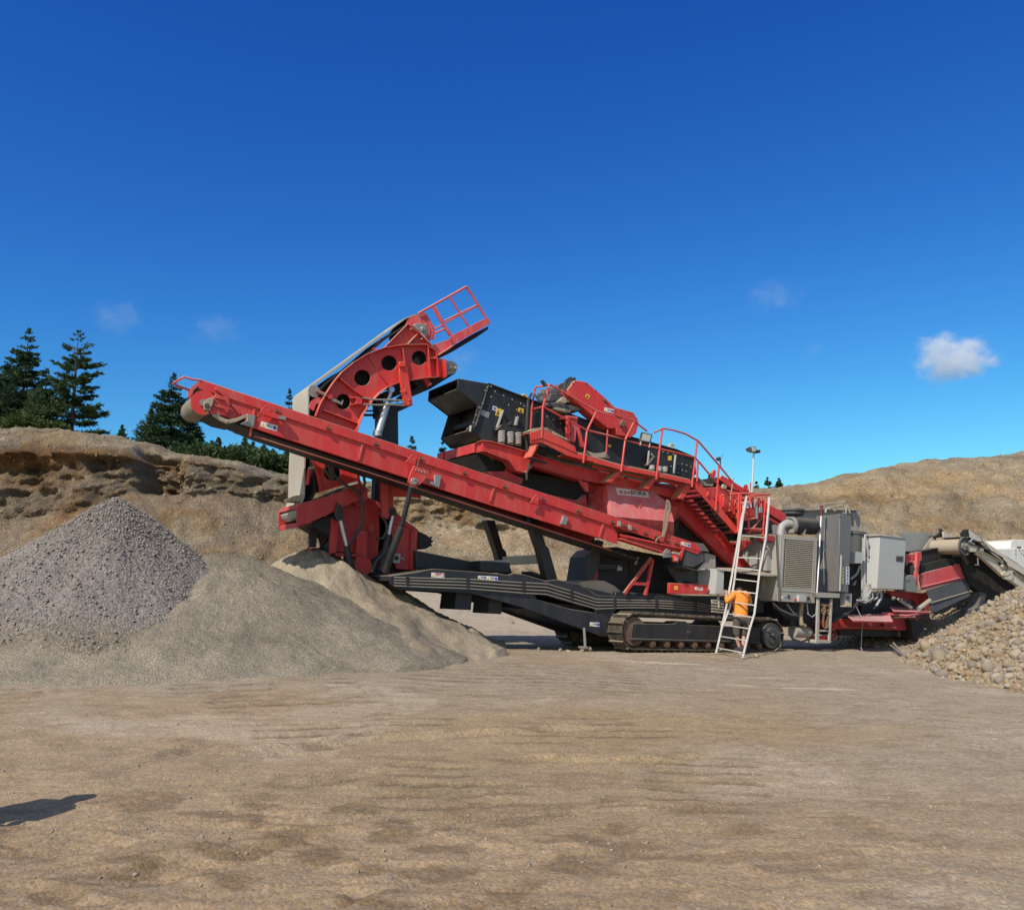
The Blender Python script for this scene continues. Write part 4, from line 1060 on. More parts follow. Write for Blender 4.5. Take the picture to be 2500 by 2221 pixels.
bx_.prism(C('362,178 665,232 663,242 361,188'), .93, 2.43); bx_.prism(C('352,285 565,452 570,440 360,275'), .93, 2.43)
bx_.prism(C('488,690 590,792 600,780 496,680'), .93, 2.43)
bx_.prism(C('690,240 720,252 720,800 690,790'), .93, 2.43)
bx_.prism(C('440,250 452,252 520,400 505,395'), .93, 2.43)
bx_.strip(C('668,240 600,450 540,640 490,690'), .84, .9, .03)
bx_.bolts(C('690,260 730,310 815,350 900,390 985,430 1020,455 1150,510 1250,560 1310,590 1380,625 690,365 605,430 575,470 630,300 650,270 865,445 945,490 540,545 515,620'), .84, .022, 1)
bx_.bolts(D('690,830 735,845 790,855 840,950 880,952 925,965 965,980 840,995 880,1015 920,1025 770,975 765,1035 840,1040'), .89, .022, 1)
screen = part(bx_, 'screen_box', [BLACK, STEEL], None, .006)
mb = MB(); mb.prism(C('440,712 470,660 525,655 530,690 495,715'), .8, .88, 0); mb.tpx(C('480,710 490,650'), .78, .03, 8, 1); part(mb, 'side_hook', [BLACK, GREYW], screen, .004)
# mounts and coil springs
mb = MB(); mb.prism(C('750,690 800,640 1000,690 1020,715 740,690'), .72, .88); mb.prism(C('815,490 822,495 765,670 752,665'), .80, .89, 1); mb.prism(C('955,555 970,558 950,650 935,640'), .80, .89, 1)
mb.prism(C('820,580 845,640 900,610 880,650 800,650'), .82, .89); part(mb, 'spring_mount', [BLACK, GREY], screen, .005); mb = MB(); mb.prism(D('540,960 600,880 670,870 770,950 740,975 540,970'), .72, .88); mb.tpx(D('560,950 605,890 570,850'), .8, .03, 8, 1); mb.tpx(D('550,820 535,960'), .8, .03, 6, 1); mb.tpx(D('815,860 795,1045'), .8, .035, 6, 1)
part(mb, 'spring_mount', [BLACK, GREY], screen, .005)
def spring(x, y0, y1, fn, rpx, turns):
    p, q_ = fn('%f,%f' % (x, y1))[0], fn('%f,%f' % (x, y0))[0]
    a, b_ = M(*p, .74), M(*q_, .74); R = rpx
    pts = []; n = turns * 14
    for k in range(n + 1):
        t = k / n; an = 2 * math.pi * turns * t
        pts.append(a.lerp(b_, t) + UV * R * math.cos(an) + NV * R * math.sin(an))
    m2 = MB(); m2.tube(pts, .017, 6); part(m2, 'coil_spring', GREYL, screen)
for x, y0, y1 in ((795, 705, 820), (882, 715, 830), (960, 722, 840)): spring(x, y0, y1, C, .075, 6)
for x, y0, y1 in ((577, 968, 1008), (648, 978, 1020), (706, 980, 1030)): spring(x, y0, y1, D, .068, 4)
for fn, s in ((C, '1020,378'), (D, '776,785')):
    p = M(*fn(s)[0], .95); mb = MB(); mb.ring(p, NV, .085, .028, 18, 8); part(mb, 'lifting_ring', GOLD, screen)
sticker(screen, C('710,452 748,463 742,505 703,492'), .898, 'c'); sticker(screen, C('752,474 797,484 775,556 730,545'), .898, 'tri'); sticker(screen, C('965,470 1020,485 1012,528 958,512'), .898, 'tri')
sticker(screen, D('740,870 778,870 772,915 738,912'), .898, 'plain'); sticker(screen, D('142,755 172,760 172,785 142,782'), .898, 'plain')
mb = MB(); mb.prism(C('592,488 678,522 662,576 580,540'), .898, .888); part(mb, 'name_plate', STEEL, screen)
# drive guard and vibrator drive
mb = MB()
gd = C('1458,290 1530,197 1640,213 1835,375 1925,465') + D('215,385 398,436 448,532 425,640 372,686 235,660 215,575') + C('1950,668 1885,680 1845,668 1695,545 1610,470 1465,340')
mb.prism(gd, .62, .95); mb.bolts(C('1500,225 1640,228 1735,300 1820,380 1545,380 1640,430 1700,540') + D('270,418 350,436 425,495 440,545 210,410 105,550'), .62, .022, 1)
mb.prism(C('1825,380 1860,415 1850,430 1815,395'), .58, .62, 1); mb.prism(D('265,545 290,510 325,540 300,580 268,570'), .55, .62, 1)
guard = part(mb, 'drive_guard', [RED, RUST], screen, .012)
sticker(guard, C('1645,330 1680,350 1662,388 1628,362'), .618, 'tri'); sticker(guard, D('105,386 200,408 198,445 102,425'), .618, 'wc')
mb = MB()
mb.cylb(C('1420,300')[0], .95, 1.9, .2, 18); mb.prism(C('1250,440 1290,330 1400,330 1480,380 1500,440 1400,470'), 1.0, 1.6); mb.prism(C('1250,430 1350,420 1580,470 1600,500 1500,500 1240,450'), .7, 1.5)
mb.cylb(C('1420,395')[0], .75, 1.0, .085, 14, 1); mb.prism(C('1300,480 1360,450 1440,470 1490,500 1480,520 1380,500'), .7, 1.2, 1); mb.prism(C('1380,380 1480,380 1480,420 1380,410'), .8, 1.1, 1)
part(mb, 'vibrator_drive', [RUBG, DUSTM], screen, .01)
for q in ('1485,180 1440,210 1425,260 1430,330', '1520,185 1475,215 1455,250 1450,320'):
    mb = MB(); mb.tpx(C(q), [.9, .8, .75, .75], .05, 8); part(mb, 'corrugated_hose', HOSE, screen)
mb = MB(); mb.prism(C('1450,560 1475,560 1470,790 1440,785'), .5, .55); mb.prism(C('1480,560 1560,570 1530,820 1490,800'), .6, .85, 1); mb.prism(C('1540,650 1570,650 1630,870 1600,860'), .6, .7, 1); mb.prism(C('1440,548 1555,560 1560,585 1440,570'), .55, .9, 1)
part(mb, 'guard_post', [RED, PINK], screen, .006)

# ---------------------------------------------------------------- red support frame under the screen
fr = MB()
beam = C('602,802 700,812 1060,915 1100,950') + D('0,1010 500,1150 900,1230 900,1320') + D('560,1230 300,1180') + C('1700,1210 1590,1190 1110,1042 1038,1115 940,1092 870,990 630,895 602,897')
fr.at(.62)
for b in (.62, 2.6): fr.prism(beam, b, b + .05)
fr.at(None)
fr.strip(C('602,802 700,812 1060,915 1500,1060'), .55, .85, .02); fr.strip(C('602,897 630,897 870,990 940,1092 1038,1115 1110,1042 1590,1190'), .55, .85, -.02)
fr.prism(C('602,802 640,805 640,897 602,897'), .67, 3.0); fr.prism(C('940,1000 1040,1030 1030,1110 945,1090'), .67, 2.6); fr.prism(C('1100,950 1180,970 1180,1050 1110,1040'), .67, 2.6)
fr.prism(C('1560,1190 1660,1220 1668,1310 1640,1310'), .6, .66); fr.prism(C('1600,1330 1660,1335 1640,1420 1560,1410'), 1.0, 2.5); fr.prism(C('855,1105 880,1050 870,1040 842,1100'), .9, 1.6)
fr.prism(C('700,830 1060,930 1560,1080 1560,1120 1060,990 700,860'), .7, 2.6)
frame = part(fr, 'screen_support', RED, None, .008)
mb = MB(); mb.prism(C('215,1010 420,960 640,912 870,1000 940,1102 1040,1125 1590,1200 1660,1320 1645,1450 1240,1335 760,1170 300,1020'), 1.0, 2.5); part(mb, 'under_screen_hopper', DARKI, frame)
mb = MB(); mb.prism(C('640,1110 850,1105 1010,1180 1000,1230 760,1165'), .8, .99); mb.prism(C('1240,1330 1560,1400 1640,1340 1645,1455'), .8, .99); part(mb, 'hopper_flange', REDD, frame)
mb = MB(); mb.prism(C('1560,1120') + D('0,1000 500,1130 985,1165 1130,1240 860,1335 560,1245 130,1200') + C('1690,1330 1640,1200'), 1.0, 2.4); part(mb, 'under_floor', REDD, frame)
mb = MB(); mb.prism(E('1135,110 1200,40 1655,440 1655,740 1765,835'), 1.3, 2.2); part(mb, 'dark_backing', DARKI, frame)  # dark block added behind the stair so the tread gaps look dark
mb = MB().at(1.); mb.prism(E('790,75 1135,105 1765,840 1598,832 1070,312 1012,362 1000,235 960,212'), 1.0, 1.06); mb.prism(E('790,75 1135,105 1765,840 1598,832 1070,312 1012,362 1000,235 960,212'), 2.3, 2.36)
mb.at(None); mb.strip(E('1060,60 1135,105 1795,862'), .86, 1.1, .02); mb.strip(E('1598,832 1070,312 1012,362'), .92, 1.1, .02); mb.prism(E('960,215 1040,240 1030,270 1010,360 985,330'), .85, 1.0); mb.bolts(E('1465,550 1270,340'), 1.0, .03)
part(mb, 'diagonal_beam', RED, frame, .008)

# ---------------------------------------------------------------- walkway with handrails and stairs
wk = MB()
fas = C('1545,925 1720,965') + D('0,893 270,962 640,1035 985,1112 985,1155 640,1078 270,1005 0,935') + C('1720,1010 1550,972 1452,946 1190,812 1090,822 1085,790 1195,770')
fas = C('1085,800 1195,770 1530,915 1545,925 1720,965') + D('0,893 270,962 640,1035 985,1112 985,1155 640,1078 270,1008 0,938') + C('1720,1012 1550,975 1452,948 1192,815 1092,826')
wk.prism(fas, .08, .11)
wk.prism(C('1195,692 1215,682 1530,862 1546,925 1530,915 1195,772'), .06, .09); wk.prism(C('1080,718 1195,692 1195,772 1090,800'), .06, .09)
wk.strip(C('1092,720 1215,682 1530,862'), .09, .62, .015); wk.strip(C('1530,915 1720,965') + D('270,962 640,1035 985,1112'), .11, .86, -.02)
wk.prism(D('0,960 270,1030 640,1100 985,1160 940,1175 600,1115 0,985'), .35, .42)
for q in (D('255,1010 290,1015 175,1140 135,1125'), D('600,1085 640,1090 545,1205 505,1190'), D('925,1155 985,1160 890,1300 850,1290'), C('1100,960 1195,805 1160,810 1090,960')):
    wk.prism(q, .2, .55)
walk = part(wk, 'walkway', ORED, None, .005)
mb = MB(); mb.strip(C('1530,905 1720,955') + D('160,925 270,955 640,1028 960,1100'), .15, .8, -.05); mb.prism(C('1650,900 1720,925 1790,920 1830,910 1880,975 1700,960'), .4, .75); mb.prism(C('1200,665 1260,672 1330,715 1480,800 1440,790 1240,700 1120,712 1090,700 1130,675'), .2, .6)
part(mb, 'settled_dust', DUSTM, walk)
rb = .07
def rail(q, b=rb, r=.024): m2 = MB(); m2.tpx(q, b, r, 8); return part(m2, 'handrail', RED, walk)
rail(C('1275,238 1740,502 1990,580') + D('215,470 400,520 440,555 530,622'))
rail(C('1210,462 1300,510 1640,693 1850,745 2030,790') + D('300,712 480,755 640,795 830,840 1005,885 1050,930 1250,1170 1440,1428'))
rail(D('600,637 690,595 800,615 915,650 1040,720 1250,965 1400,1150 1475,1240'))
rail(C('1108,840 1085,700 1098,480 1125,290 1145,263 1240,252 1275,240'), [.8, .8, .8, .8, .75, .4, .07]); rail(C('1098,490 1210,460'), [.8, .07])
for q in (C('1195,775 1208,460 1275,238'), C('1612,1022 1648,700 1742,508'), D('272,1028 312,712 402,530'), D('622,1104 655,800 686,597'), D('978,1180 1012,880 1032,722'), D('1028,1125 1038,930'), D('1215,1418 1248,962')):
    m2 = MB(); m2.tpx(q, rb, .027, 8); part(m2, 'rail_post', RED, walk)
m2 = MB(); m2.tpx(C('1855,690 1838,958'), .6, .022, 8); part(m2, 'rail_post', RED, walk)
mb = MB(); mb.prism(D('482,632 585,655 565,742 462,718'), .02, .075, 0); mb.prism(D('492,645 572,663 556,728 474,712'), .012, .02, 1); mb.tpx(D('470,715 462,765'), .04, .02, 6, 2); mb.tpx(D('560,735 552,785'), .04, .02, 6, 2)
part(mb, 'floodlight', [RUBG, GLASS, GREYW], walk)
mb = MB(); mb.tpx(D('1262,985 1262,915'), rb, .015, 6); mb.prism(D('1238,890 1250,878 1272,890 1268,918 1248,910'), .03, .12); mb.tpx(D('1268,885 1292,852'), rb, .007, 5); part(mb, 'radio_aerial', RUBG, walk)
mb = MB(); mb.prism(C('1195,200 1215,190 1252,245 1235,255'), .02, .1); mb.prism(C('1190,290 1225,285 1222,335 1188,325'), .02, .1, 1); part(mb, 'rail_lamp', [RUBG, STEEL], walk)
for q, b in ((C('1095,330 1060,400 1050,560 1042,720 1048,880 1070,970 1120,1000'), [.8, .55, .5, .5, .5, .5, .5]), (C('1240,1020 1130,990 1075,1040 1045,1130 1048,1190'), [.5, .5, .45, .4, .4]), (C('1130,345 1160,390 1200,415'), [.6, .4, .2]), (C('1240,410 1320,410 1400,340'), [.3, .4, .6])):
    mb = MB(); mb.tpx(q, b, .03, 8); part(mb, 'hose', HOSE, walk)
st_ = MB(); sb = .1; st_.at(sb)
st_.prism(D('1005,1128 1045,1122 1435,1592 1440,1645 1405,1640 1005,1185'), sb, sb + .03); st_.prism(D('1005,1128 1045,1122 1435,1592 1440,1645 1405,1640 1005,1185'), .82, .85)
st_.prism(D('1128,1230 1140,1232 1132,1275 1120,1272'), sb - .05, sb)
stair = part(st_, 'staircase', ORED, walk, .005)
for k in range(11):
    f = (k + .5) / 11; x = 1010 + (1425 - 1010) * f; y = 1165 + (1640 - 1165) * f; p = D('%f,%f' % (x - 8, y))[0]
    a_, _, c_ = abc(M(*p, sb)); mb = MB(); mb.boxl(a_ - .10, a_ + .11, sb + .03, .82, c_ - .018, c_ + .0); part(mb, 'tread', TREAD, stair)

# ---------------------------------------------------------------- cage, feed conveyor end and lamp mast above the ladder
cg = MB()
for q, b in (('1650,100 1912,110 1918,140 1890,515', .0), ('1652,100 1640,480', .0), ('1672,100 1648,510', .0), ('1700,450 1895,458', .0), ('1765,100 1745,460', .0), ('1700,365 1830,345', .0), ('1880,120 1870,350 1745,505', .3),
             ('1625,160 1640,150 1860,145', .5), ('1905,110 1960,105', .5)): cg.tpx(E(q), b, .026, 8)
for q in ('1650,100', '1912,110', '1650,480', '1890,470'): x, y = E(q)[0]; p = M(x, y, 0); cg.tube([p, p + NV * .6], .024, 8)
cage = part(cg, 'guard_cage', ORED)
mb = MB(); mb.prism(E('1560,90 1640,110 1900,160 1975,330 1990,500 1640,500'), 1.0, 1.9); part(mb, 'hopper_wall', REDD, cage, .01)
mb = MB(); mb.prism(E('1700,330 1960,340 1990,500 1690,500'), .9, .98); part(mb, 'opening_shade_panel', DARKI, cage)  # solid near-black panel standing in for a shaded opening
mb = MB(); mb.prism(E('1688,190 1775,170 1800,355 1690,350'), .25, .55); part(mb, 'red_box', RED, cage, .01)
sticker(cage, E('1683,192 1772,178 1778,240 1690,250'), .24, 'notice', 'notice_board')
mb = MB(); mb.prism(E('1822,150 1838,148 1845,355 1828,358'), .1, .18); mb.prism(E('1858,235 1888,232 1888,290 1858,292'), .1, .2); part(mb, 'control_panel', GREY, cage, .006)
fc = MB()
fc.prism(FF('480,100 690,220 690,275 650,300 480,190'), .9, .96); fc.at(.9); fc.prism(FF('480,100 690,220 690,275 650,300 480,190'), 2.0, 2.06); fc.at(None); fc.prism(FF('480,232 640,318 630,335 480,260'), .9, 1.0)
fc.prism(D('1180,1040 1200,1005 1222,1015 1215,1080 1190,1090'), .9, 1.0); fc.prism(D('1080,1190 1230,1180 1480,1240 1480,1440 1340,1460 1240,1330'), .9, .95); fc.prism(D('1280,1060 1400,1130 1560,1230 1540,1250 1380,1200 1250,1100'), .95, 1.0)
fc.prism(D('1395,1145 1560,1225 1600,1235 1560,1260 1420,1240'), 1.0, 1.6); fc.prism(D('1300,1250 1390,1250 1390,1430 1290,1430'), .7, .9); fc.prism(D('1410,1310 1460,1300 1450,1480 1410,1480'), .6, .8)
fc.prism(D('1485,1200 1500,1160 1525,1150 1540,1170 1535,1225'), .8, .83); fc.tpx(D('1555,1230 1560,1140'), .8, .04, 8); fc.prism(D('1600,1260 1720,1330 1860,1440 1900,1480 1880,1500 1700,1380 1600,1310'), 1.2, 1.25)
feed = part(fc, 'feed_conveyor', RED, None, .008)
mb = MB(); mb.prism(FF('480,190 650,300 640,325 560,300 480,235'), .96, 2.0); mb.prism(D('1250,1080 1390,1160 1440,1220 1380,1220 1250,1130'), 1.0, 1.8); part(mb, 'belt', RUB, feed)
mb = MB(); mb.prism(D('1300,1150 1330,1170 1320,1200 1290,1190'), .8, .9); mb.prism(D('1040,1080 1130,1150 1200,1150 1180,1170 1080,1165'), 1.2, 2.2); mb.tpx(D('1392,1090 1370,1240 1350,1420'), .6, .015, 6); part(mb, 'dust_cover', DUSTM, feed)
mb = MB(); mb.prism(E('1640,560 1720,560 1790,570 1700,660 1650,690 1660,610'), .3, .36, 0); mb.cylb(E('1775,585')[0], .15, .9, .055, 14, 0); mb.prism(E('1940,515 2010,520 2005,580 1945,570'), .1, .5, 0); part(mb, 'hopper_edge', REDD, feed, .01)
mb = MB()
mb.tpx(D('1576,1235 1596,830'), .7, .026, 10, 0); mb.tpx(D('1552,1140 1558,1235'), .7, .02, 6, 0)
mast = part(mb, 'lamp_mast', ALU)
for q, b in (('1572,778 1618,778 1620,832 1578,832', .6), ('1622,810 1662,808 1664,838 1624,842', .65), ('1548,790 1574,785 1574,822 1558,818', .8)):
    mb = MB(); mb.prism(D(q), b, b + .14, 0); c = D(q); cx = sum(p[0] for p in c) / 4; cy = sum(p[1] for p in c) / 4
    mb.prism([(cx + (x - cx) * .78, cy + (y - cy) * .78) for x, y in c], b - .012, b, 1); part(mb, 'floodlight', [RUBG, GLASS if b == .6 else RUB], mast, .004)

# ---------------------------------------------------------------- the curved transfer conveyor (left)
ar = MB().at(1.5)
arc = A('300,1372 345,1250 400,1150 480,1030 560,935 680,835 800,762 900,720 980,692 1100,672 1220,662 1400,662 1490,722 1500,800 1520,975 1440,978 1240,1005 1110,1035 1010,1078 950,1120 900,1170 830,1250 770,1340 720,1460 700,1518') + S('872,1090 871,1141') + B('872,280 892,378 510,495 478,330 425,150') + S('768,1060')
holes = [circ(A, 565, 1228, 72, 22, 78), circ(A, 755, 990, 80), circ(A, 1022, 843, 77), circ(A, 1322, 792, 73), circ(B, 620, 303, 80)]
for b in (1.5, 2.7): ar.holed(arc, holes, b, b + .03)
outer = A('300,1372 345,1250 400,1150 480,1030 560,935 680,835 800,762 900,720 980,692 1100,672 1220,662 1400,662'); inner = A('1520,975 1440,978 1240,1005 1110,1035 1010,1078 950,1120 900,1170 830,1250 770,1340 720,1460 700,1518')
ar.at(None)
ar.strip(outer, 1.36, 1.5, .02); ar.strip(inner, 1.3, 1.5, .02); ar.strip(B('425,150 478,330 510,495'), 1.36, 1.5, .02); ar.strip(B('510,495 892,378'), 1.22, 1.5, .02); ar.strip(B('872,280 892,378 925,480'), 1.36, 1.5, .02)
ar.strip(A('1400,662 1490,722 1500,800 1520,975'), 1.36, 1.5, .02); ar.strip(A('1408,672 1440,978'), 1.38, 1.5, .02); ar.strip(A('1420,800 1500,800'), 1.38, 1.5, .02)
for q in ('370,1315 715,1452', '530,995 690,1130 830,1222', '1155,690 1185,850 1240,1002'): ar.strip(A(q), 1.38, 1.5, .015)
ar.strip(A('820,782 905,930 1010,1062'), 1.47, 1.5, .01)
ar.prism(A('638,1190 690,1175 752,1190 755,1255 740,1252 640,1262 690,1240 695,1195'), 1.36, 1.5)
ar.strip(A('985,688 1215,655 1310,555'), 1.36, 1.5, .015); ar.strip(A('1225,665 1410,655'), 1.36, 1.5, .015)
ar.prism(A('985,688 1215,455 1340,560 1485,705 1490,745 1400,662 1220,662 1100,672'), 1.5, 1.53); ar.strip(A('985,688 1215,455'), 1.4, 1.5, .02); ar.strip(A('1215,455 1340,560 1485,705 1492,760'), 1.38, 1.5, .02)
ar.prism(A('1500,800 1580,802 1600,978 1520,985'), 1.45, 1.5); ar.prism(A('1575,800 1592,800 1602,980 1588,982'), 1.3, 1.6); ar.bolts(A('1560,830 1575,955 1465,740 1470,790 1245,500 1345,605 1175,890 1120,870'), 1.46, .03)
arch = part(ar, 'curved_conveyor', RED, None, .006)
mb = MB(); c0 = (sum(x for x, y in arc) / len(arc), sum(y for x, y in arc) / len(arc)); mb.prism([(x + (c0[0] - x) * .05, y + (c0[1] - y) * .05) for x, y in arc], 1.8, 2.5); part(mb, 'dark_backing', DARKI, arch)  # solid black mass added inside so the arch holes look dark
for k, (q, b) in enumerate((('860,690 885,690 890,720 868,722', 1.55), ('800,755 950,590 960,610 830,745', 1.6), ('1075,580 1110,545 1160,500 1150,520', 1.6))):
    mb = MB(); mb.prism(A(q), b, b + .04); part(mb, 'side_guard', RED, arch)
mb = MB(); mb.cylb(A('1325,510')[0], 1.6, 2.6, .345, 36, 1); mb.cylb(A('1325,512')[0], 1.55, 1.6, .355, 36, 0); mb.cylb(A('1325,512')[0], 1.53, 1.55, .28, 30, 0); mb.prism(A('1290,360 1370,335 1400,360 1480,500 1475,610 1440,600 1460,500'), 1.56, 1.6, 0); part(mb, 'head_drum', [PINK, RUB], arch)
mb = MB(); mb.prism(A('1262,462 1330,442 1372,450 1408,500 1400,560 1385,595 1340,545'), 1.38, 1.52); mb.prism(A('1340,480 1385,478 1388,520 1345,525'), 1.34, 1.38); mb.bolts(A('1385,462 1355,500 1240,505 1345,605'), 1.36, .03); mb.tpx(A('1340,550 1480,700'), 1.4, .025, 6); part(mb, 'bearing_block', STEEL, arch, .01)
beltp = A('1330,352 1270,358 1180,392 980,540 620,800 235,1078 213,1110 210,1340') + S('745,1080') + B('338,200 333,520 300,620 255,700')
mb = MB(); mb.strip(beltp, 1.55, 2.65, .03)
belt_ = part(mb, 'outer_belt', BELTL, arch)
mb = MB()
for k in range(4): mb.strip([(x - 1.2, y - 1.0) for x, y in beltp[3:-1]], 1.66 + .26 * k, 1.71 + .26 * k, .02)
part(mb, 'belt_rib', BELT, arch)
mb = MB(); mb.strip(A('1240,420 1160,470 960,600 840,705 690,830 560,905 400,1020 335,1085 270,1200 215,1330') + S('752,1060 755,1120') + B('415,300 440,480 400,560'), 1.57, 2.6, .05); part(mb, 'inner_belt', RUB, arch)
mb = MB(); mb.cylb(A('275,1125')[0], 1.56, 2.6, .125, 24, 1); mb.cylb(A('275,1125')[0], 1.54, 1.56, .132, 24, 0); part(mb, 'idler_roller', [STEEL, RUB], arch)
mb = MB(); mb.tpx(A('290,1115 400,1170 555,1255'), 1.42, .03, 6, 0); mb.prism(A('405,1165 430,1150 465,1165 445,1205 415,1195'), 1.38, 1.46, 1); mb.tpx(A('450,1215 550,1255 560,1215'), 1.4, .018, 6, 0); mb.prism(A('300,1100 410,1150 400,1175 295,1130'), 1.45, 1.52, 1); part(mb, 'belt_tensioner', [STEEL, RED], arch)
mb = MB(); mb.prism(A('220,1290 250,1220 300,1185 360,1180 380,1140 370,1240 330,1235 290,1255 270,1320'), 1.52, 1.56); part(mb, 'belt_guard', PINK, arch)
mb = MB(); mb.prism(A('1590,822 1650,822 1700,850 1705,890 1590,880'), 1.6, 2.5); mb.prism(A('1590,878 1702,868 1700,915 1590,905'), 1.55, 1.7); mb.prism(A('1600,905 1690,920 1690,940 1600,965'), 1.6, 2.5); mb.bolts(A('1630,885 1680,890'), 1.55, .04); part(mb, 'tail_tensioner', GREYW, arch, .01)
mb = MB(); mb.prism(A('1240,1010 1600,985 1705,930 1440,1098 1245,1172 1250,1120 1310,1080'), 1.7, 2.6); mb.prism(A('1060,1090 1240,1020 1240,1060 1150,1150 960,1205 960,1185'), 1.8, 2.4); mb.prism(A('880,1240 1240,1180 1250,1170 1090,1210'), 2.0, 2.4); part(mb, 'chute_liner', RUB, arch)
mb = MB(); mb.prism(A('1365,1010 1410,1000 1450,1050 1400,1070'), 1.6, 1.7); mb.prism(A('1410,1065 1445,1040 1450,1055 1415,1078'), 1.55, 1.75); part(mb, 'liner_bracket', RED, arch, .005)
mb = MB(); mb.prism(A('1120,828 1190,826 1196,900 1222,1000 1258,1230 1250,1262 1215,1275 1178,1255 1160,1150 1130,1000'), 1.25, 1.33); mb.bolts(A('1175,1115 1178,1130 1140,1130 1220,1215 1222,1250'), 1.25, .028); mb.prism(A('1120,828 1190,826 1185,880 1125,880'), 1.2, 1.25); part(mb, 'swing_arm', ORED, arch, .008)
for q in ('760,1190 870,1208 1010,1210 1210,1222', '770,1255 930,1262 1050,1258 1210,1268'):
    mb = MB(); mb.tpx(A(q), 1.3, .02, 6); part(mb, 'linkage_rod', STEEL, arch)
mb = MB(); mb.tpx(A('1050,1105 1000,1240'), 1.45, .045, 10); mb.tpx(A('1000,1240 915,1530'), 1.45, .085, 12); mb.cylb(A('1050,1105')[0], 1.4, 1.5, .07, 12); mb.tpx(A('905,1520 905,1570'), 1.45, .10, 10); part(mb, 'hydraulic_cylinder', CHROME, arch)
mb = MB(); mb.prism(A('885,1200 905,1160 960,1140 965,1240 1060,1245 1255,1240 1260,1262 1112,1330 1116,1640 1118,1760') + B('1090,600 1080,1300 1180,1310 1205,700 1040,700 1055,300') + A('915,1640 920,1365 900,1300'), 2.0, 2.25); part(mb, 'black_column', BLACK, arch, .01)
mb = MB(); mb.tpx(A('780,1320 910,1320'), 2.3, .02, 6); mb.tpx(A('770,1362 900,1362'), 2.3, .03, 6); mb.tpx(A('880,1100 870,1400'), 2.35, .03, 6); part(mb, 'cable_tray', RUB, arch)
# service basket at the top
mb = MB(); bb = 1.5
for q, r_ in (('1310,352 1795,82', .03), ('1795,82 1985,388', .03), ('1570,425 1905,262', .022), ('1590,440 1905,270', .02), ('1632,190 1725,345 1815,478', .026), ('1480,500 1570,455', .02), ('1485,545 1580,500', .025)): mb.tpx(A(q), bb, r_, 8)
mb.prism(A('1448,282 1488,275 1575,445 1655,560 1630,580 1545,450'), bb - .02, bb + .02)
for q, r_ in (('1310,352 1795,82', .028), ('1795,82 1985,388', .028)): pass
mb.prism(A('1662,560 2005,385 2035,445 1680,655 1625,590'), bb - .02, bb + .01); mb.prism(A('1455,662 1640,600 1668,660 1500,772 1492,740'), bb + .05, bb + .08); mb.strip(A('1668,660 1500,772'), bb - .1, bb + .08, .02); mb.strip(A('1680,655 2035,445'), bb, 2.5, .02)
basket = part(mb, 'service_basket', PINK, arch, .004)
mb = MB(); mb.prism(A('1600,722 2010,478 2012,505 1890,590 1640,738'), 1.7, 2.5); part(mb, 'basket_floor', RUB, arch)

# ---------------------------------------------------------------- lower tail frame of the curved conveyor
lf = MB()
lf.prism(B('290,612 640,512 905,400 962,450 975,560 860,585 690,660 640,690 390,802 265,835 262,650'), 1.38, 1.42); lf.strip(B('290,612 640,512 905,400'), 1.38, 2.7, -.02)
lf.at(1.38); lf.prism(B('290,612 640,512 905,400 962,450 975,560 860,585 690,660 640,690 390,802 265,835 262,650'), 2.66, 2.7); lf.at(None); lf.prism(B('268,800 400,775 420,800 262,850'), 1.42, 2.66); lf.prism(B('285,608 300,606 300,640 265,660'), 1.4, 2.68)
lf.prism(B('700,650 830,560 960,540 1082,595 1092,880 1062,1290 860,1240 850,1100 600,1085 640,800'), 1.75, 1.8); lf.at(1.75); lf.prism(B('700,650 830,560 960,540 1082,595 1092,880 1062,1290 860,1240 850,1100 600,1085 640,800'), 2.5, 2.55); lf.at(None)
lf.prism(B('612,760 690,745 660,1092 600,1112'), 1.5, 1.62); lf.prism(B('870,890 972,890 962,1265 850,1235'), 1.55, 1.7); lf.prism(B('650,1100 860,1110 860,1140 660,1135'), 1.6, 1.7)
lf.prism(B('1230,680 1350,790 1468,870 1448,1275 1255,1260 1200,1000'), 1.5, 1.54); lf.prism(B('1225,790 1350,800 1468,872 1450,890 1345,825 1230,815'), 1.44, 1.5); lf.prism(B('1405,890 1468,872 1448,1275 1395,1270'), 1.44, 1.5); lf.at(1.5); lf.prism(B('1230,680 1350,790 1468,870 1448,1275 1255,1260 1200,1000'), 2.5, 2.54); lf.at(None); lf.strip(B('1230,680 1350,790 1468,870 1448,1275'), 1.5, 2.54, .02)
lf.prism(B('1118,372 1385,350 1505,452 1502,556 1400,545 1232,540 1228,640 1180,765 1118,740'), 1.25, 1.3); lf.prism(B('1118,372 1180,380 1180,765 1118,740'), 1.1, 1.25)
lf.prism(B('905,440 972,450 972,560 930,600'), 1.3, 1.36); lf.prism(B('800,560 900,480 905,640 860,640'), 1.6, 1.64); lf.cylb(B('890,1115')[0], 1.5, 1.56, .035, 12); lf.prism(B('990,830 1040,830 1030,890 985,885'), 1.5, 1.6)
tail = part(lf, 'tail_frame', REDD, None, .008)
mb = MB(); mb.cylb(B('330,705')[0], 1.45, 2.62, .12, 26, 0); part(mb, 'tail_drum', STEEL, tail)
mb = MB(); mb.prism(B('190,560 250,530 345,520 340,560 300,590 200,585'), 1.6, 2.0); part(mb, 'caked_sand', DUSTM, tail)
mb = MB(); mb.cylb(B('930,1235')[0], 1.5, 2.3, .20, 24); mb.tpx(B('370,1050 440,1110 520,1140'), 1.9, .03, 6); part(mb, 'bottom_drum', REDD, tail)
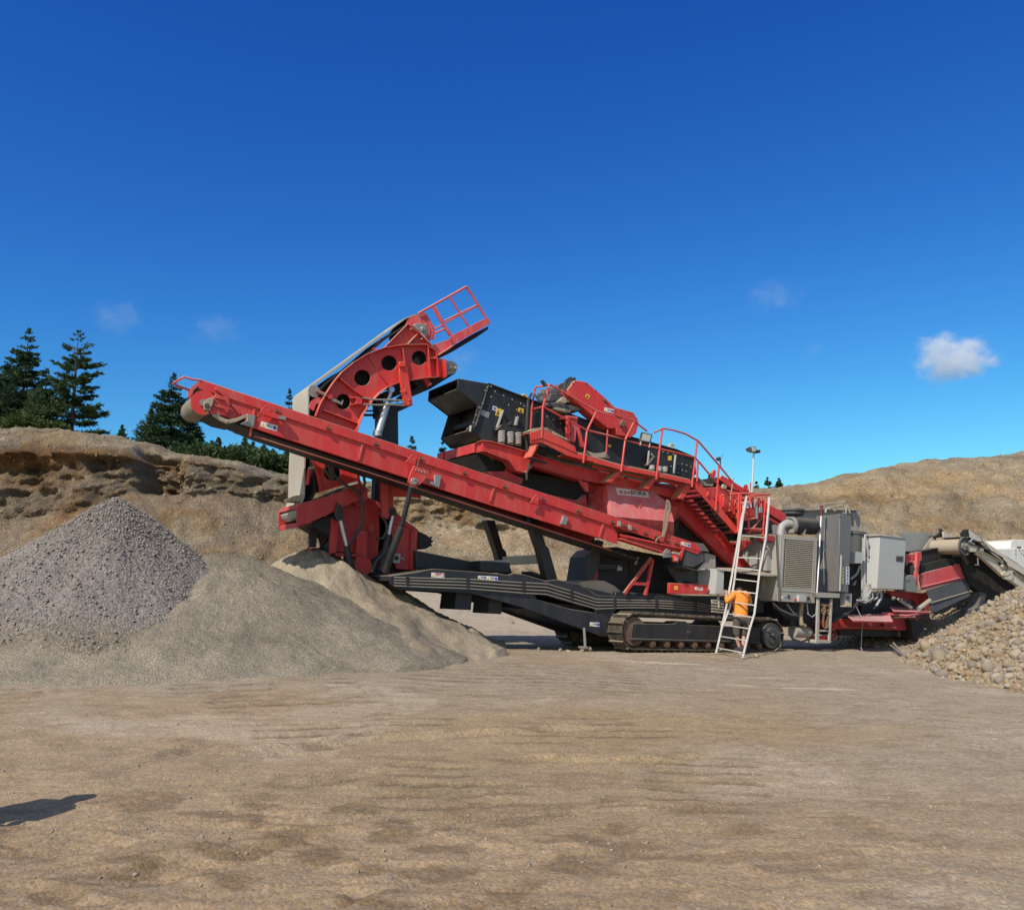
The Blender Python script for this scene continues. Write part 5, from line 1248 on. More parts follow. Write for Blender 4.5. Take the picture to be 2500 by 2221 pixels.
mb = MB(); mb.prism(B('1470,880 1560,920 1612,965 1608,1030 1550,1062 1470,1070'), 1.6, 2.4); mb.bolts(B('1600,950 1610,985 1600,1025'), 1.6, .035); part(mb, 'nose_cone', RUB, tail, .02)
mb = MB(); mb.prism(B('400,800 470,860 460,1045 400,1045'), 1.9, 2.05); mb.tpx(B('470,880 510,1040 570,960'), 2.1, .04, 6); mb.prism(B('390,805 620,720 640,760 610,940 540,900'), 1.6, 2.6); mb.prism(B('620,800 900,800 900,1100 620,1090'), 1.85, 2.45); mb.prism(B('1000,1180 1230,1000 1260,1290 1100,1330 1000,1320'), 1.7, 2.4); part(mb, 'dark_skirt', RUB, tail, .01)
for p_, q_, rr in ((('690,740', '762,1030'), ('762,1030', '800,1260'), .07), (('1225,690', '1182,920'), ('1182,920', '1110,1280'), .085)):
    mb = MB(); mb.tpx(B(' '.join(p_)), 1.3, .045, 12, 0); mb.tpx(B(' '.join(q_)), 1.3, rr, 12, 1); mb.cylb(B(p_[0])[0], 1.24, 1.38, .09, 12, 1); part(mb, 'hydraulic_cylinder', [CHROME, BLACK], tail)
mb = MB(); mb.prism(B('680,590 720,650 725,745 680,770 640,730 660,660'), 1.26, 1.36); part(mb, 'cylinder_head', BLACK, tail, .02)
for q in ('625,215 632,320 720,410 860,480 912,560 920,800 860,910 790,1020', '560,190 550,280 590,340', '1090,700 1150,790 1170,860 1130,950 1060,965', '1010,1290 1060,1180 1180,1060 1240,960 1300,840', '860,300 930,330 945,400 910,500', '940,290 935,380'):
    mb = MB(); mb.tpx(B(q), 1.2, .032, 8); part(mb, 'hose', HOSE, tail)
mb = MB(); mb.prism(B('1238,1108 1302,1108 1296,1205 1230,1200'), 1.36, 1.48); mb.cylb(B('1262,1152')[0], 1.33, 1.36, .05, 12, 1); mb.tpx(B('1300,1150 1340,1165'), 1.4, .025, 6); part(mb, 'valve_box', [GREY, RUB], tail, .006)
mb = MB(); mb.tpx(B('385,255 440,250'), 1.36, .03, 8, 0); mb.prism(B('380,262 408,262 385,420 362,420'), 1.4, 1.46, 1); mb.tpx(B('905,320 960,318'), 1.3, .05, 8, 0); part(mb, 'belt_scraper', [GREYW, RED], tail)

# ---------------------------------------------------------------- crusher zone between frame and hood
cz = MB()
cz.prism(E('145,705 215,640 275,640 262,800 210,960 112,965'), .7, .8); cz.prism(E('262,725 330,655 430,632 545,660 560,1110 200,1120'), 1.1, 2.4); cz.prism(E('560,660 1000,740 1400,960 1400,1100 560,1110'), 1.2, 2.4); cz.prism(E('180,805 480,812 490,850 180,860'), .8, .9)
cz.prism(E('250,560 305,580 290,640 225,640'), .5, .8); cz.prism(E('1000,540 1420,1000 1560,830 1075,330'), 1.3, 2.3)
crush = part(cz, 'undershield', BLACK, None, .01)
mb = MB(); mb.prism(E('935,815 1240,868 1420,945 1420,995 1080,978 985,920'), .7, .75); mb.prism(E('985,900 1100,990 1400,1000 1400,1020 1060,1010'), .66, .75); part(mb, 'splash_apron', RUBG, crush)
mb = MB(); mb.prism(E('1320,690 1420,720 1420,980 1240,900'), .85, .95); mb.prism(E('1180,580 1300,600 1360,680 1270,670'), .8, 1.2); part(mb, 'chute_wall', GREYW, crush, .006)
mb = MB(); mb.prism(E('962,992 1425,1012 1425,1108 1110,1102 958,1098'), .3, .4); rbp = part(mb, 'base_rail', RED, crush, .008)
sticker(crush, E('1212,1032 1292,1036 1290,1068 1212,1062'), .295, 'wr'); sticker(crush, E('1008,1020 1042,1022 1040,1062 1005,1060'), .295, 'plain')
mb = MB()
for q in ('775,745 505,1100', '790,760 715,1115', '590,998 725,1003'): x = E(q); mb.bar(M(*x[0], .5), M(*x[1], .5), .07, .07)
part(mb, 'brace_strut', REDD, crush); mb = MB(); mb.prism(E('215,870 245,870 235,960 210,960'), .8, .9); part(mb, 'bracket_post', REDD, crush)
mb = MB(); mb.prism(E('1420,995 1410,985 1330,1100 1338,1105'), .25, .28); mb.prism(E('450,820 490,840 480,870 435,868'), .78, .8, 1); mb.prism(E('615,810 640,735 655,735 630,812'), .9, .95, 1); part(mb, 'loose_bracket', [RUB, GREY], crush)
mb = MB()
for k in range(5):
    y = 1165 + k * 28; mb.tpx(E('1380,%d 1500,%d' % (y, y + 14)), .1, .022, 6, 0)
mb.tpx(E('1445,1105 1450,1240'), .1, .035, 8, 0); mb.prism(E('1400,1158 1500,1165 1500,1190 1400,1185'), .15, .25, 0); part(mb, 'hose_manifold', GREYW, crush)

# ---------------------------------------------------------------- grey deck boxes, generator, cabinets
mb = MB(); mb.prism(E('1427,850 1506,852 1497,1106 1420,1104'), .0, .03, 0); mb.prism(E('1427,850 1445,850 1440,1104 1420,1104'), .03, .9, 0); mb.prism(E('1505,870 1900,900 1900,1120 1500,1060'), .7, .74, 1); part(mb, 'step_box', [GREYL, RUB], None, .008)
mb = MB(); tp = [M(*E('1430,838')[0], .9), M(*E('1835,845')[0], .9), M(*FF('615,836')[0], .05), M(*FF('440,828')[0], -.05), M(*E('1505,858')[0], -.05), M(*E('1425,848')[0], .0)]
mb.prism3(tp, -WV * .03); part(mb, 'deck_plate', GREYW, None)
mb = MB(); mb.prism(FF('505,505 610,500 612,792 500,790'), .25, 1.4, 0); mb.prism(FF('455,500 505,505 500,790 455,785'), 1.3, 1.4, 0); mb.prism(FF('460,845 612,800 610,1000 460,975'), .5, .6, 0); part(mb, 'generator_side', GREY, None, .008)
mb = MB(); face = FF('640,432 1005,458 978,1112 610,1092'); grill = FF('680,480 970,507 946,967 656,955')
mb.holed(face, [grill], .0, .03); mb.prism(face, .06, 1.2); mb.prism(FF('612,430 640,430 612,1088 608,1080'), .02, .9)
mb.strip(FF('670,470 975,495 950,1002 640,990 670,470'), -.012, .0, .012)
gen = part(mb, 'generator_housing', GREYW, None, .008)
mb = MB()
for k in range(25):
    v = (k + .5) / 25; q0 = quadpt(grill, 0, v); q1 = quadpt(grill, 1, v); h = (grill[3][1] - grill[0][1]) / 25
    p0, p1_ = M(q0[0], q0[1] - h * .1, .045), M(*q1, .045)
    mb.add([p0 + WV * .03, p1_ + WV * .03, p1_ - WV * .012 - NV * .05, p0 - WV * .012 - NV * .05, p0 - WV * .02 - NV * .05, p1_ - WV * .02 - NV * .05], [(0, 1, 2, 3), (3, 2, 5, 4)])
part(mb, 'louvre_grille', GREYW, gen)
mb = MB(); mb.cylb(FF('720,1045')[0], -.02, .0, .05, 14, 1); part(mb, 'gauge', [GREYL, RUBG, REDL], gen); sticker(gen, FF('645,1040 690,1042 688,1072 645,1070'), -.001, 'wc'); mb = MB(); mb.prism(FF('775,1070 808,1072 806,1086 776,1084'), -.02, .0, 2); part(mb, 'red_lamp', [GREYL, RUBG, REDL], gen); mb = MB(); mb.cylb(FF('920,1052')[0], -.06, .0, .035, 10, 1); mb.prism(FF('908,1055 935,1058 930,1080 905,1078'), -.03, .0, 1); part(mb, 'gauge', [GREYL, RUBG, REDL], gen, .004)
mb = MB(); mb.prism(FF('820,1032 895,1036 890,1100 818,1096'), -.08, .0); part(mb, 'service_box', GREYL, gen, .006)
mb = MB(); p, q_ = M(*FF('752,335')[0], .45), M(*FF('968,350')[0], .45)
mb.cyl(p, q_, .225, 28, 0); ax = (q_ - p).normalized()
for k in range(13): mb.ring(p.lerp(q_, .06 + .07 * k), ax, .222, .008, 26, 6, 0)
mb.cyl(p - ax * .06, p, .235, 28, 1); mb.ring(p - ax * .06, ax, .2, .03, 28, 8, 1); mb.cyl(q_, q_ + ax * .03, .2, 28, 0); mb.prism(FF('760,405 775,370 785,370 770,415'), .25, .5, 1); mb.prism(FF('870,425 885,372 895,372 880,430'), .25, .5, 1)
part(mb, 'air_filter', [RUB, STEEL], gen)
mb = MB(); mb.tpx(FF('740,325 690,315 650,345 638,390 635,440'), .45, .10, 14)
for s in ('715,318', '700,318', '685,322'): p = M(*FF(s)[0], .45); mb.ring(p, UV, .105, .012, 18, 6)
part(mb, 'intake_elbow', HOSEG, gen)
mb = MB(); mb.prism(FF('1230,224 1345,240 1312,1006 1212,996'), .0, .85); mb.bolts(FF('1225,240 1220,240'), -.0, .02); cab = part(mb, 'stainless_cabinet', STAIN, None, .006)
mb = MB()
for q, r_ in (('1082,240 1065,620 1072,960', .011), ('1108,240 1092,620', .011), ('1095,240 1078,600', .008)): mb.tpx(FF(q), [.5] * len(FF(q)), r_, 6)
mb.v = [p - UV * 0 for p in mb.v]; part(mb, 'door_rod', CHROME, cab)
mb = MB(); mb.prism(FF('1240,640 1252,642 1238,992 1225,990'), -.05, -.03); mb.tpx(FF('1246,640 1236,640'), -.04, .02, 6); part(mb, 'door_handle', ALU, cab)
for k in range(5):
    y = 750 + k * 35; sticker(cab, FF('%d,%d %d,%d %d,%d %d,%d' % (1290, y, 1322, y + 2, 1320, y + 33, 1289, y + 31)), -.004, 'c', 'safety_sticker'); sticker(cab, FF('%d,%d %d,%d %d,%d %d,%d' % (1245, y - 2, 1268, y, 1266, y + 31, 1243, y + 29)), -.004, 'gtri', 'safety_sticker')
mb = MB(); mb.tpx(FF('1042,235 1030,440 1022,640 1000,1000 1000,1060'), [.35, .3, .1, -.05, -.05], .02, 8, 0); mb.tpx(FF('1047,140 1042,235'), .35, .045, 12, 1); mb.tpx(FF('1045,175 1044,185'), .35, .05, 12, 2); part(mb, 'beacon_pole', [ALU, flat('beacon_red', (.12, .015, .015), .3), DARKL])
mb = MB(); mb.tpx(FF('1058,125 1150,115 1280,112 1292,128 1288,220'), .6, .022, 8); mb.tpx(FF('1100,160 1240,140 1265,150 1262,220'), .7, .022, 8); mb.tpx(FF('1085,210 1090,175 1130,160 1180,195'), .5, .03, 8); mb.tpx(FF('1300,130 1330,215'), .9, .03, 8); part(mb, 'overhead_pipe', GREYW)
mb = MB(); mb.prism(FF('785,215 830,192 1435,185 1432,405 780,405'), 1.7, 1.75, 0); mb.at(1.7); mb.prism(FF('785,215 830,192 1435,185 1432,405 780,405'), 3.0, 3.05, 0); mb.at(None); mb.prism(FF('1345,180 1435,185 1432,405 1345,400'), 1.75, 3.0, 0); mb.strip(FF('700,178 830,188 1040,182 1440,190'), 1.5, 1.75, .03); mb.prism(FF('1340,180 1352,180 1420,410 1405,412'), 1.62, 1.7, 0); hop = part(mb, 'feed_hopper', GREYW, None, .01)
mb = MB(); c = M(*FF('755,190')[0], 1.6); mb.ring(c, WV, .29, .07, 28, 10); mb.ring(c - WV * .09, WV, .27, .06, 28, 10); part(mb, 'rubber_collar', RUBG, hop)
mb = MB(); p = M(*FF('1392,700')[0], .9); mb.cyl(p, M(*FF('1400,420')[0], .9), .28, 22); mb.cyl(M(*FF('1398,440')[0], .9), M(*FF('1400,410')[0], .9), .31, 22); mb.prism(FF('1330,700 1440,700 1440,1060 1310,1060'), 1.0, 2.4); part(mb, 'crusher_drum', RUBG, None)
mb = MB(); mb.prism(FF('1378,600 1460,605 1455,716 1370,714'), .2, .38); part(mb, 'junction_box', GREYL, None, .008)
for q, b, r_ in (('1480,1000 1470,760 1475,480 1480,435 1500,430', .35, .035), ('1450,1040 1455,640 1462,460', .4, .03), ('1515,640 1500,540 1500,500 1510,490 1518,540', .3, .03)):
    mb = MB(); mb.tpx(FF(q), b, r_, 8); part(mb, 'conduit', HOSEG)
mb = MB(); mb.prism(FF('1628,430 1890,462 1860,977 1602,966'), .0, .48); mb.prism(FF('1622,428 1895,460 1894,470 1622,438'), -.03, .5); gcab = part(mb, 'control_cabinet', GREYL, None, .008)
mb = MB(); mb.prism(FF('1795,640 1862,645 1858,698 1790,690'), -.015, .0); mb.prism(FF('1800,650 1840,652 1838,668 1800,666'), -.03, -.015); part(mb, 'cabinet_latch', RUBG, gcab)
mb = MB(); mb.cyl(M(*FF('1500,960')[0], .3), M(*FF('1490,1100')[0], .3), .15, 18, 0); mb.cyl(M(*FF('1500,920')[0], .3), M(*FF('1500,960')[0], .3), .11, 16, 0); mb.prism(FF('1330,1010 1480,1020 1470,1140 1330,1140'), .6, 1.5, 1); mb.prism(FF('1450,1060 1750,1000 1750,1250 1440,1230'), .8, 2.0, 1); mb.prism(FF('1140,1020 1340,1030 1300,1250 1140,1270'), .7, 1.8, 1); mb.prism(FF('600,1100 1140,1100 1140,1330 700,1350 640,1180'), .65, 2.2, 1); part(mb, 'hydraulic_motor', [GREY, BLACK], None, .01)
for q, b, r_, m_ in (('1430,740 1400,820 1340,870', .5, .03, HOSEG), ('1545,980 1500,1050 1430,1090 1400,1080', .1, .025, HOSEG), ('1545,980 1560,1060 1480,1110 1420,1085', .12, .025, HOSEG), ('1610,985 1600,1060 1560,1080', .2, .03, HOSEG), ('1640,985 1640,1060 1590,1140', .15, .035, HOSEG), ('1660,985 1650,1080 1560,1170', .2, .035, HOSE),
                   ('1150,1290 1290,1220 1400,1120 1440,1060', .2, .05, HOSE), ('900,1120 910,1220 950,1250 990,1220 1000,1060', .05, .018, HOSEG), ('850,1110 835,1240 845,1320 880,1340', .2, .06, STRAPM), ('720,1340 725,1420 760,1470 840,1500 920,1470', .1, .03, HOSE), ('1515,690 1540,780 1530,900 1450,1000', .35, .03, HOSE),
                   ('560,1110 640,1180 760,1230 800,1215', .3, .022, HOSEG), ('560,1140 650,1220 780,1250', .3, .022, HOSE), ('700,1120 760,1200 800,1240', .3, .022, HOSEG), ('1360,930 1390,890 1375,930', .4, .02, HOSEG), ('1470,640 1545,740 1540,860', .4, .03, HOSEG)):
    mb = MB(); mb.tpx(FF(q), b, r_, 7); part(mb, 'hose', m_)
mb = MB(); mb.prism(FF('1278,1012 1348,1018 1345,1152 1275,1148'), .1, .25, 0); mb.cylb(FF('1316,1058')[0], .06, .1, .05, 14, 1); mb.prism(FF('1288,1120 1325,1122 1322,1140 1288,1138'), .09, .1, 2); part(mb, 'switch_box', [GREYL, RUBG, YEL], None, .006)
mb = MB(); mb.cyl(M(*FF('760,1395')[0], .4), M(*FF('920,1405')[0], .4), .15, 22, 0); mb.ring(M(*FF('915,1405')[0], .4), UV, .15, .03, 20, 8, 1); mb.prism(FF('735,1270 780,1270 780,1340 735,1340'), .3, .6, 1); part(mb, 'travel_motor', [GREYW, BLACK])
# chain bracket
mb = MB(); mb.prism(FF('1010,1060 1030,1062 1022,1505 995,1505'), -.1, -.04); mb.prism(FF('1140,1068 1158,1070 1138,1510 1122,1508'), -.1, -.04); mb.prism(FF('992,1480 1140,1482 1138,1512 990,1510'), -.12, .3); mb.prism(FF('1030,1378 1135,1380 1133,1398 1030,1396'), -.09, -.03); mb.prism(FF('985,1005 1228,1015 1228,1060 1010,1055'), -.15, .5); part(mb, 'chain_bracket', GREYW, None, .005)
mb = MB(); mb.ring(M(*FF('1165,1425')[0], .2), NV, .13, .012, 24, 5)
for k in range(5): a = k * 1.2566; p = M(*FF('1165,1425')[0], .2); mb.tube([p, p + (UV * math.cos(a) + WV * math.sin(a)) * .13], .009, 5)
mb.prism(FF('925,1430 1120,1440 1120,1480 925,1470'), .4, .42); part(mb, 'mesh_guard', REDD)

# ---------------------------------------------------------------- right end: chassis rails, steps, feed chute
mb = MB()
mb.prism(FF('1190,1270 2044,1250') + G('560,1330 520,1380 0,1365') + FF('1210,1370'), .5, .58); mb.at(.5); mb.prism(FF('1190,1270 2044,1250') + G('560,1330 520,1380 0,1365') + FF('1210,1370'), 2.2, 2.28); mb.at(None); mb.prism(FF('1380,1310 1440,1310 1420,1370 1370,1368'), .58, 2.2); mb.prism(FF('1660,1300 1690,1300 1720,1375 1690,1378'), .42, .5); mb.tpx(FF('1215,1355 1800,1360'), .4, .03, 8)
mb.prism(FF('1700,985 2044,1010') + G('690,1000 700,1080 600,1110 560,1060 330,1010'), .6, .7); mb.prism(FF('960,1290 1190,1270 1210,1370 1150,1360'), .6, 1.6); mb.prism(G('700,970 735,1060 730,1180 690,1150'), .4, .5); mb.prism(FF('1140,1290 1210,1285 1215,1370 1160,1380'), .3, .4)
rear = part(mb, 'rear_frame', REDD, None, .01)
mb = MB(); mb.prism(FF('1200,1370 2044,1380') + G('520,1385 560,1440 0,1440') + FF('1240,1430'), .7, 2.2); mb.prism(FF('1250,1150 1800,1080') + G('640,1160 560,1230') + FF('1150,1280'), .9, 2.2); part(mb, 'belly_pan', BLACK, rear)
mb = MB(); mb.prism(G('530,1258 600,1265 645,1320 665,1330 680,1472 565,1475 545,1330'), .3, 1.0); part(mb, 'mud_flap', RUB, rear, .02)
def grate(q, bs, name):
    m2 = MB(); P = [M(x, y, b) for (x, y), b in zip(q, bs)]; n_ = len(P)
    m2.prism3(P, -WV * .03)
    for i in range(n_): m2.tube([P[i] + WV * .01, P[(i + 1) % n_] + WV * .01], .022, 6)
    c0 = sum(P, Vector()) / n_
    for k in range(26):
        t = k / 25; a, b_ = P[0].lerp(P[1], t), P[3].lerp(P[2], t) if n_ == 4 else c0
        m2.tube([a + WV * .012, b_ + WV * .012], .008, 4)
    return part(m2, name, PINK, rear)
grate(FF('1300,1238 1720,1230 1752,1302 1362,1290'), [.35, .35, -.35, -.35], 'step_grating')
grate(G('315,1140 690,1165 745,1190 360,1180'), [.5, .5, .1, .1], 'step_grating'); grate(G('230,1200 470,1180 690,1195 500,1225'), [.4, .5, .2, .0], 'step_grating')
for b in (.9, 2.4):
    mb = MB().at(.9); mb.prism(G('375,345 792,350 740,420 650,545 480,545 480,400'), b, b + .05); part(mb, 'feed_chute_wall', GREY, None, .008)
mb = MB(); mb.prism(G('790,356 826,500 650,546'), .7, .74)
for i in range(9):
    for j in range(i + 1): x, y = quadpt([G('790,370')[0], G('790,370')[0], G('815,490')[0], G('675,530')[0]], 1 - j / (i + .5) if i else .5, i / 9); mb.bolt(M(x, y, .7), .012)
part(mb, 'checker_plate', GREYW)
mb = MB(); mb.prism(G('650,548 1042,470 1032,622 930,616 780,655 632,690'), .45, .5); mb.prism(G('640,690 920,616 1085,642 935,692 640,775'), .3, .34); mb.strip(G('650,548 1042,470'), .4, 2.3, .03); mb.at(.45); mb.prism(G('650,548 1042,470 1032,622 632,690'), 2.2, 2.25); mb.at(None); mb.prism(G('632,690 1040,600 1040,700 635,790'), .8, 2.2); part(mb, 'feed_rubber', RUB)
mb = MB(); mb.prism(G('830,508 1042,464 1044,480 832,526'), .38, .44); part(mb, 'rubber_clamp', RED)
mb = MB(); mb.prism(G('636,778 1045,676 1075,700 1135,808 1138,822 655,948 628,840'), .25, .29); mb.strip(G('655,925 1135,805'), .2, .25, .02); mb.bolts(G('995,680 650,790'), .25, .035); chp = part(mb, 'discharge_cover', PINK, None, .006)
mb = MB(); mb.strip(G('655,952 1138,830'), .26, .3, .02); fl = [M(*G(s)[0], b) for s, b in (('700,955', .24), ('1138,828', .24), ('1165,1010', .12), ('800,1182', .12), ('735,1180', .14), ('735,1060', .2))]; mb.prism3(fl, NV * .02); mb.tpx(G('750,1085 1155,968'), .14, .018, 6, 1); part(mb, 'discharge_flap', [RUBG, DUSTM], chp)
mb = MB(); mb.prism(G('600,550 650,548 652,640 628,640 608,915 580,910'), .1, .18); mb.prism(G('470,572 600,570 640,640 470,640'), .25, .3); mb.prism(G('470,640 628,640 628,665 470,660'), .2, .35); mb.tpx(G('480,690 500,660'), .2, .03, 6); mb.tpx(G('560,655 600,700'), .2, .03, 6); mb.bolts(G('555,580 555,610 510,600 595,600'), .25, .03); part(mb, 'chute_post', PINK, None, .008)
mb = MB(); mb.tube([M(*G('540,738')[0], .25), M(*G('540,738')[0], 1.0)], .21, 22); mb.tube([M(*G('540,738')[0], .22), M(*G('540,738')[0], .25)], .12, 18); part(mb, 'return_roller', RUB)
mb = MB(); mb.prism(G('462,805 560,790 600,840 612,930 610,975 500,970 455,940'), .1, .5); mb.prism(G('470,820 530,815 520,850 470,850'), .07, .1); part(mb, 'drive_motor', STEEL, None, .02)
mb = MB(); mb.tpx(G('620,1150 735,1062'), .2, .07, 12); mb.tpx(G('420,1060 540,1140'), .3, .05, 8); part(mb, 'folding_ram', GREYW)
mb = MB(); mb.prism(G('395,1380 428,1380 428,1440 395,1440'), .6, .7); part(mb, 'rear_peg', RUST)
# ================================================================== LADDER, PERSON, CHAIN, SLING, SECOND MACHINE
def gb(px, py):
    """offset across the machine at which a pixel meets the ground"""
    p = gp(px, py); return (p - P0).dot(NV)
fl, frt = E('1422,1697')[0], E('1687,1742')[0]
b_l, b_r = gb(*fl), gb(*frt)
lad = empty('ladder', M(*fl, b_l), 'white aluminium ladder leaning against the red guard cage beside the person in orange', 'ladder')
def lb(y, side):                                             # distance across, from the foot (y=1700) to the top (y=130)
    t = (1700 - y) / 1570; base = b_l if side == 0 else b_r
    return base + (-.12 - base) * min(1, max(0, t)) ** .7
Lp = [(1422, 1697), (1480, 1445), (1560, 1235), (1602, 1000), (1660, 565), (1690, 350), (1728, 130)]
Rp = [(1687, 1742), (1762, 1440), (1806, 1300), (1858, 880), (1916, 560), (1938, 330), (1956, 140)]
L2 = [(1478, 1448), (1530, 1210), (1592, 860), (1645, 560), (1672, 380), (1724, 140)]
R2 = [(1908, 640), (1925, 560), (1945, 330), (1950, 140)]
for pts, side, off in ((Lp, 0, 0), (Rp, 1, 0), (L2, 0, .07), (R2, 1, .07)):
    mb = MB(); P = [M(*E('%f,%f' % p)[0], lb(p[1], side) + off) for p in pts]
    for a, b_ in zip(P, P[1:]): mb.bar(a, b_ + (b_ - a).normalized() * .01, .026, .055, NV)
    mb.build('rail', ALU, lad, .004)
for (x0, y0), (x1, y1) in (((1435, 1640), (1695, 1688)), ((1475, 1525), (1725, 1566)), ((1510, 1411), (1760, 1450)), ((1548, 1300), (1798, 1336)), ((1572, 1182), (1815, 1216)), ((1592, 1070), (1832, 1098)), ((1605, 952), (1842, 980)), ((1622, 838), (1862, 868)), ((1645, 738), (1880, 750)), ((1680, 520), (1918, 541))):
    mb = MB(); mb.bar(M(*E('%f,%f' % (x0, y0))[0], lb(y0, 0)), M(*E('%f,%f' % (x1, y1))[0], lb(y1, 1)), .045, .026); mb.build('rung', ALU, lad, .004)
for a, c in (((1480, 1655), (1430, 1680)), ((1640, 1680), (1685, 1715))):
    mb = MB(); mb.tube([M(*E('%f,%f' % a)[0], lb(a[1], 0 if a[0] < 1550 else 1)), M(*E('%f,%f' % c)[0], lb(c[1], 0 if a[0] < 1550 else 1))], .012, 6); mb.build('foot_brace', ALU, lad)

# ------------------------------------------------------------------ people
def skinned(name, verts, edges, radii, mat, parent, subd=2, root=0):
    me = bpy.data.meshes.new(name); o0 = root_of(parent).location
    me.from_pydata([tuple(Vector(v) - o0) for v in verts], edges, [])
    o = bpy.data.objects.new(name, me); COL.objects.link(o); o.parent = parent
    md = o.modifiers.new('skin', 'SKIN'); md.use_smooth_shade = True
    for i, r_ in enumerate(radii):
        sv = me.skin_vertices[0].data[i]; rr = r_ if isinstance(r_, tuple) else (r_, r_); sv.radius = rr; sv.use_root = i == root
    s = o.modifiers.new('subdivision', 'SUBSURF'); s.levels = subd; s.render_levels = subd
    me.materials.append(mat)
    return o
def person(root, J, fwd, hood_up, shorts_long):
    """J: joint name -> world point"""
    V = []; Ed = []; R = []
    def a(p, r_, par=None):
        V.append(Vector(p)); R.append(r_)
        if par is not None: Ed.append((par, len(V) - 1))
        return len(V) - 1
    pel = a(J['pelvis'], (.15, .11)); ch_ = a(J['chest'], (.155, .11), pel); nk = a(J['neck'], .06, ch_)
    hdir = (J['head'] - J['neck']).normalized()
    h1 = a(J['neck'] + hdir * .09 + fwd * .015, .072, nk); h2 = a(J['head'], (.082, .095), h1); a(J['head'] + hdir * .085, .06, h2)
    for s in 'lr':
        sh = a(J['sh' + s], .065, ch_); el = a(J['el' + s], .045, sh); wr = a(J['wr' + s], .03, el)
        hd_ = (J['ha' + s] - J['wr' + s]).normalized(); pa = a(J['wr' + s] + hd_ * .06, (.036, .018), wr)
        sd = hd_.cross(fwd).normalized()
        if sd.length < .5: sd = hd_.orthogonal().normalized()
        for k in range(4):
            b0 = a(J['wr' + s] + hd_ * .10 + sd * (.027 - .018 * k), .010, pa); ln = (.036, .042, .040, .030)[k]
            b1 = a(V[b0] + hd_ * ln + fwd * .008, .009, b0); a(V[b1] + hd_ * ln * .8 + fwd * .022, .008, b1)
        t0 = a(J['wr' + s] + hd_ * .045 + sd * .04, .011, pa); a(V[t0] + hd_ * .035 + sd * .018 + fwd * .015, .009, t0)
        hi = a(J['hi' + s], .088, pel); kn = a(J['kn' + s], .058, hi); cf = a(J['kn' + s].lerp(J['an' + s], .35), .058, kn); an = a(J['an' + s], .038, cf)
        a(J['an' + s] + fwd * .14 - Vector((0, 0, .045)), .035, an)
    skinned('body', V, Ed, R, SKIN, root)
    # hooded jacket
    V = []; Ed = []; R = []
    hem = a(J['pelvis'] - Vector((0, 0, .06)), (.195, .15)); w_ = a(J['pelvis'] + Vector((0, 0, .08)), (.19, .15), hem); c2 = a(J['pelvis'].lerp(J['chest'], .6), (.195, .15), w_); c3 = a(J['chest'], (.2, .15), c2); c4 = a(J['neck'] - Vector((0, 0, .03)), (.10, .09), c3)
    for s in 'lr':
        sh = a(J['sh' + s], .088, c3); el = a(J['el' + s], .07, sh); a(J['wr' + s].lerp(J['el' + s], .15), .05, el)
    skinned('jacket', V, Ed, R, HOODIE, root)
    hb = MB(); p = J['neck'] - fwd * .10 - Vector((0, 0, .05)); hb.ring(p, (fwd * .5 + Vector((0, 0, 1))), .085, .05, 18, 8); hb.build('jacket_hood', HOODIE, root)
    V = []; Ed = []; R = []
    p0 = a(J['pelvis'] - Vector((0, 0, .02)), (.165, .13))
    for s in 'lr':
        hi = a(J['hi' + s], .112, p0); k0 = a(J['hi' + s].lerp(J['kn' + s], .6), .098, hi); a(J['kn' + s].lerp(J['an' + s], shorts_long), .085, k0)
    skinned('shorts', V, Ed, R, SHORTS, root)
    for s in 'lr':
        sb_ = MB(); an = J['an' + s]; side = fwd.cross(Vector((0, 0, 1))).normalized()
        prof = [(-.09, .0), (-.085, .07), (-.02, .11), (.06, .09), (.15, .05), (.19, .03), (.19, 0)]
        sb_.prism3([an + fwd * x + Vector((0, 0, z - .075)) - side * .045 for x, z in prof], side * .09); sb_.build('shoe', SHOE, root, .018)
    hm = MB(); v, f = IC2; hp_ = J['head'] + hdir * .025 - fwd * .02
    hm.add([hp_ + Vector(x) * .108 for x in v], [tuple(t) for t in f]); hm.build('hair', HAIR, root)
    fm = MB()
    for sx2 in (-1, 1):
        sd = fwd.cross(Vector((0, 0, 1))).normalized(); p = J['head'] + fwd * .088 + sd * .032 * sx2
        fm.add([p + Vector(x) * .013 for x in IC1[0]], [tuple(t) for t in IC1[1]], 0)
        q_ = J['head'] + sd * .083 * sx2 - hdir * .01; fm.add([q_ + Vector((x[0] * .02, x[1] * .02, x[2] * .032)) for x in IC1[0]], [tuple(t) for t in IC1[1]], 1)
    p = J['head'] + fwd * .105 - hdir * .025; fm.add([p + Vector((x[0] * .014, x[1] * .02, x[2] * .022)) for x in IC1[0]], [tuple(t) for t in IC1[1]], 1)
    sd = fwd.cross(Vector((0, 0, 1))).normalized(); p = J['head'] + fwd * .092 - hdir * .062; fm.tube([p - sd * .022, p + fwd * .006, p + sd * .022], .006, 6, 2)
    fm.build('face', [WHITE, SKIN, flat('lips', (.3, .1, .08))], root)
bq = .0
base = gp(*E('1672,1668')[0]); bq = -.42; base = M(*E('1672,1668')[0], bq); base.z = zg1(base.x, base.y)
who = empty('person', base, 'person in an orange hooded jacket and dark shorts bending into the machine behind the ladder', 'person')
print('BQ', bq, base, M(*E('1672,1668')[0], bq), b_l, b_r)
def pj(s, db=0.): x, y = E(s)[0]; return M(x, y, bq + db)
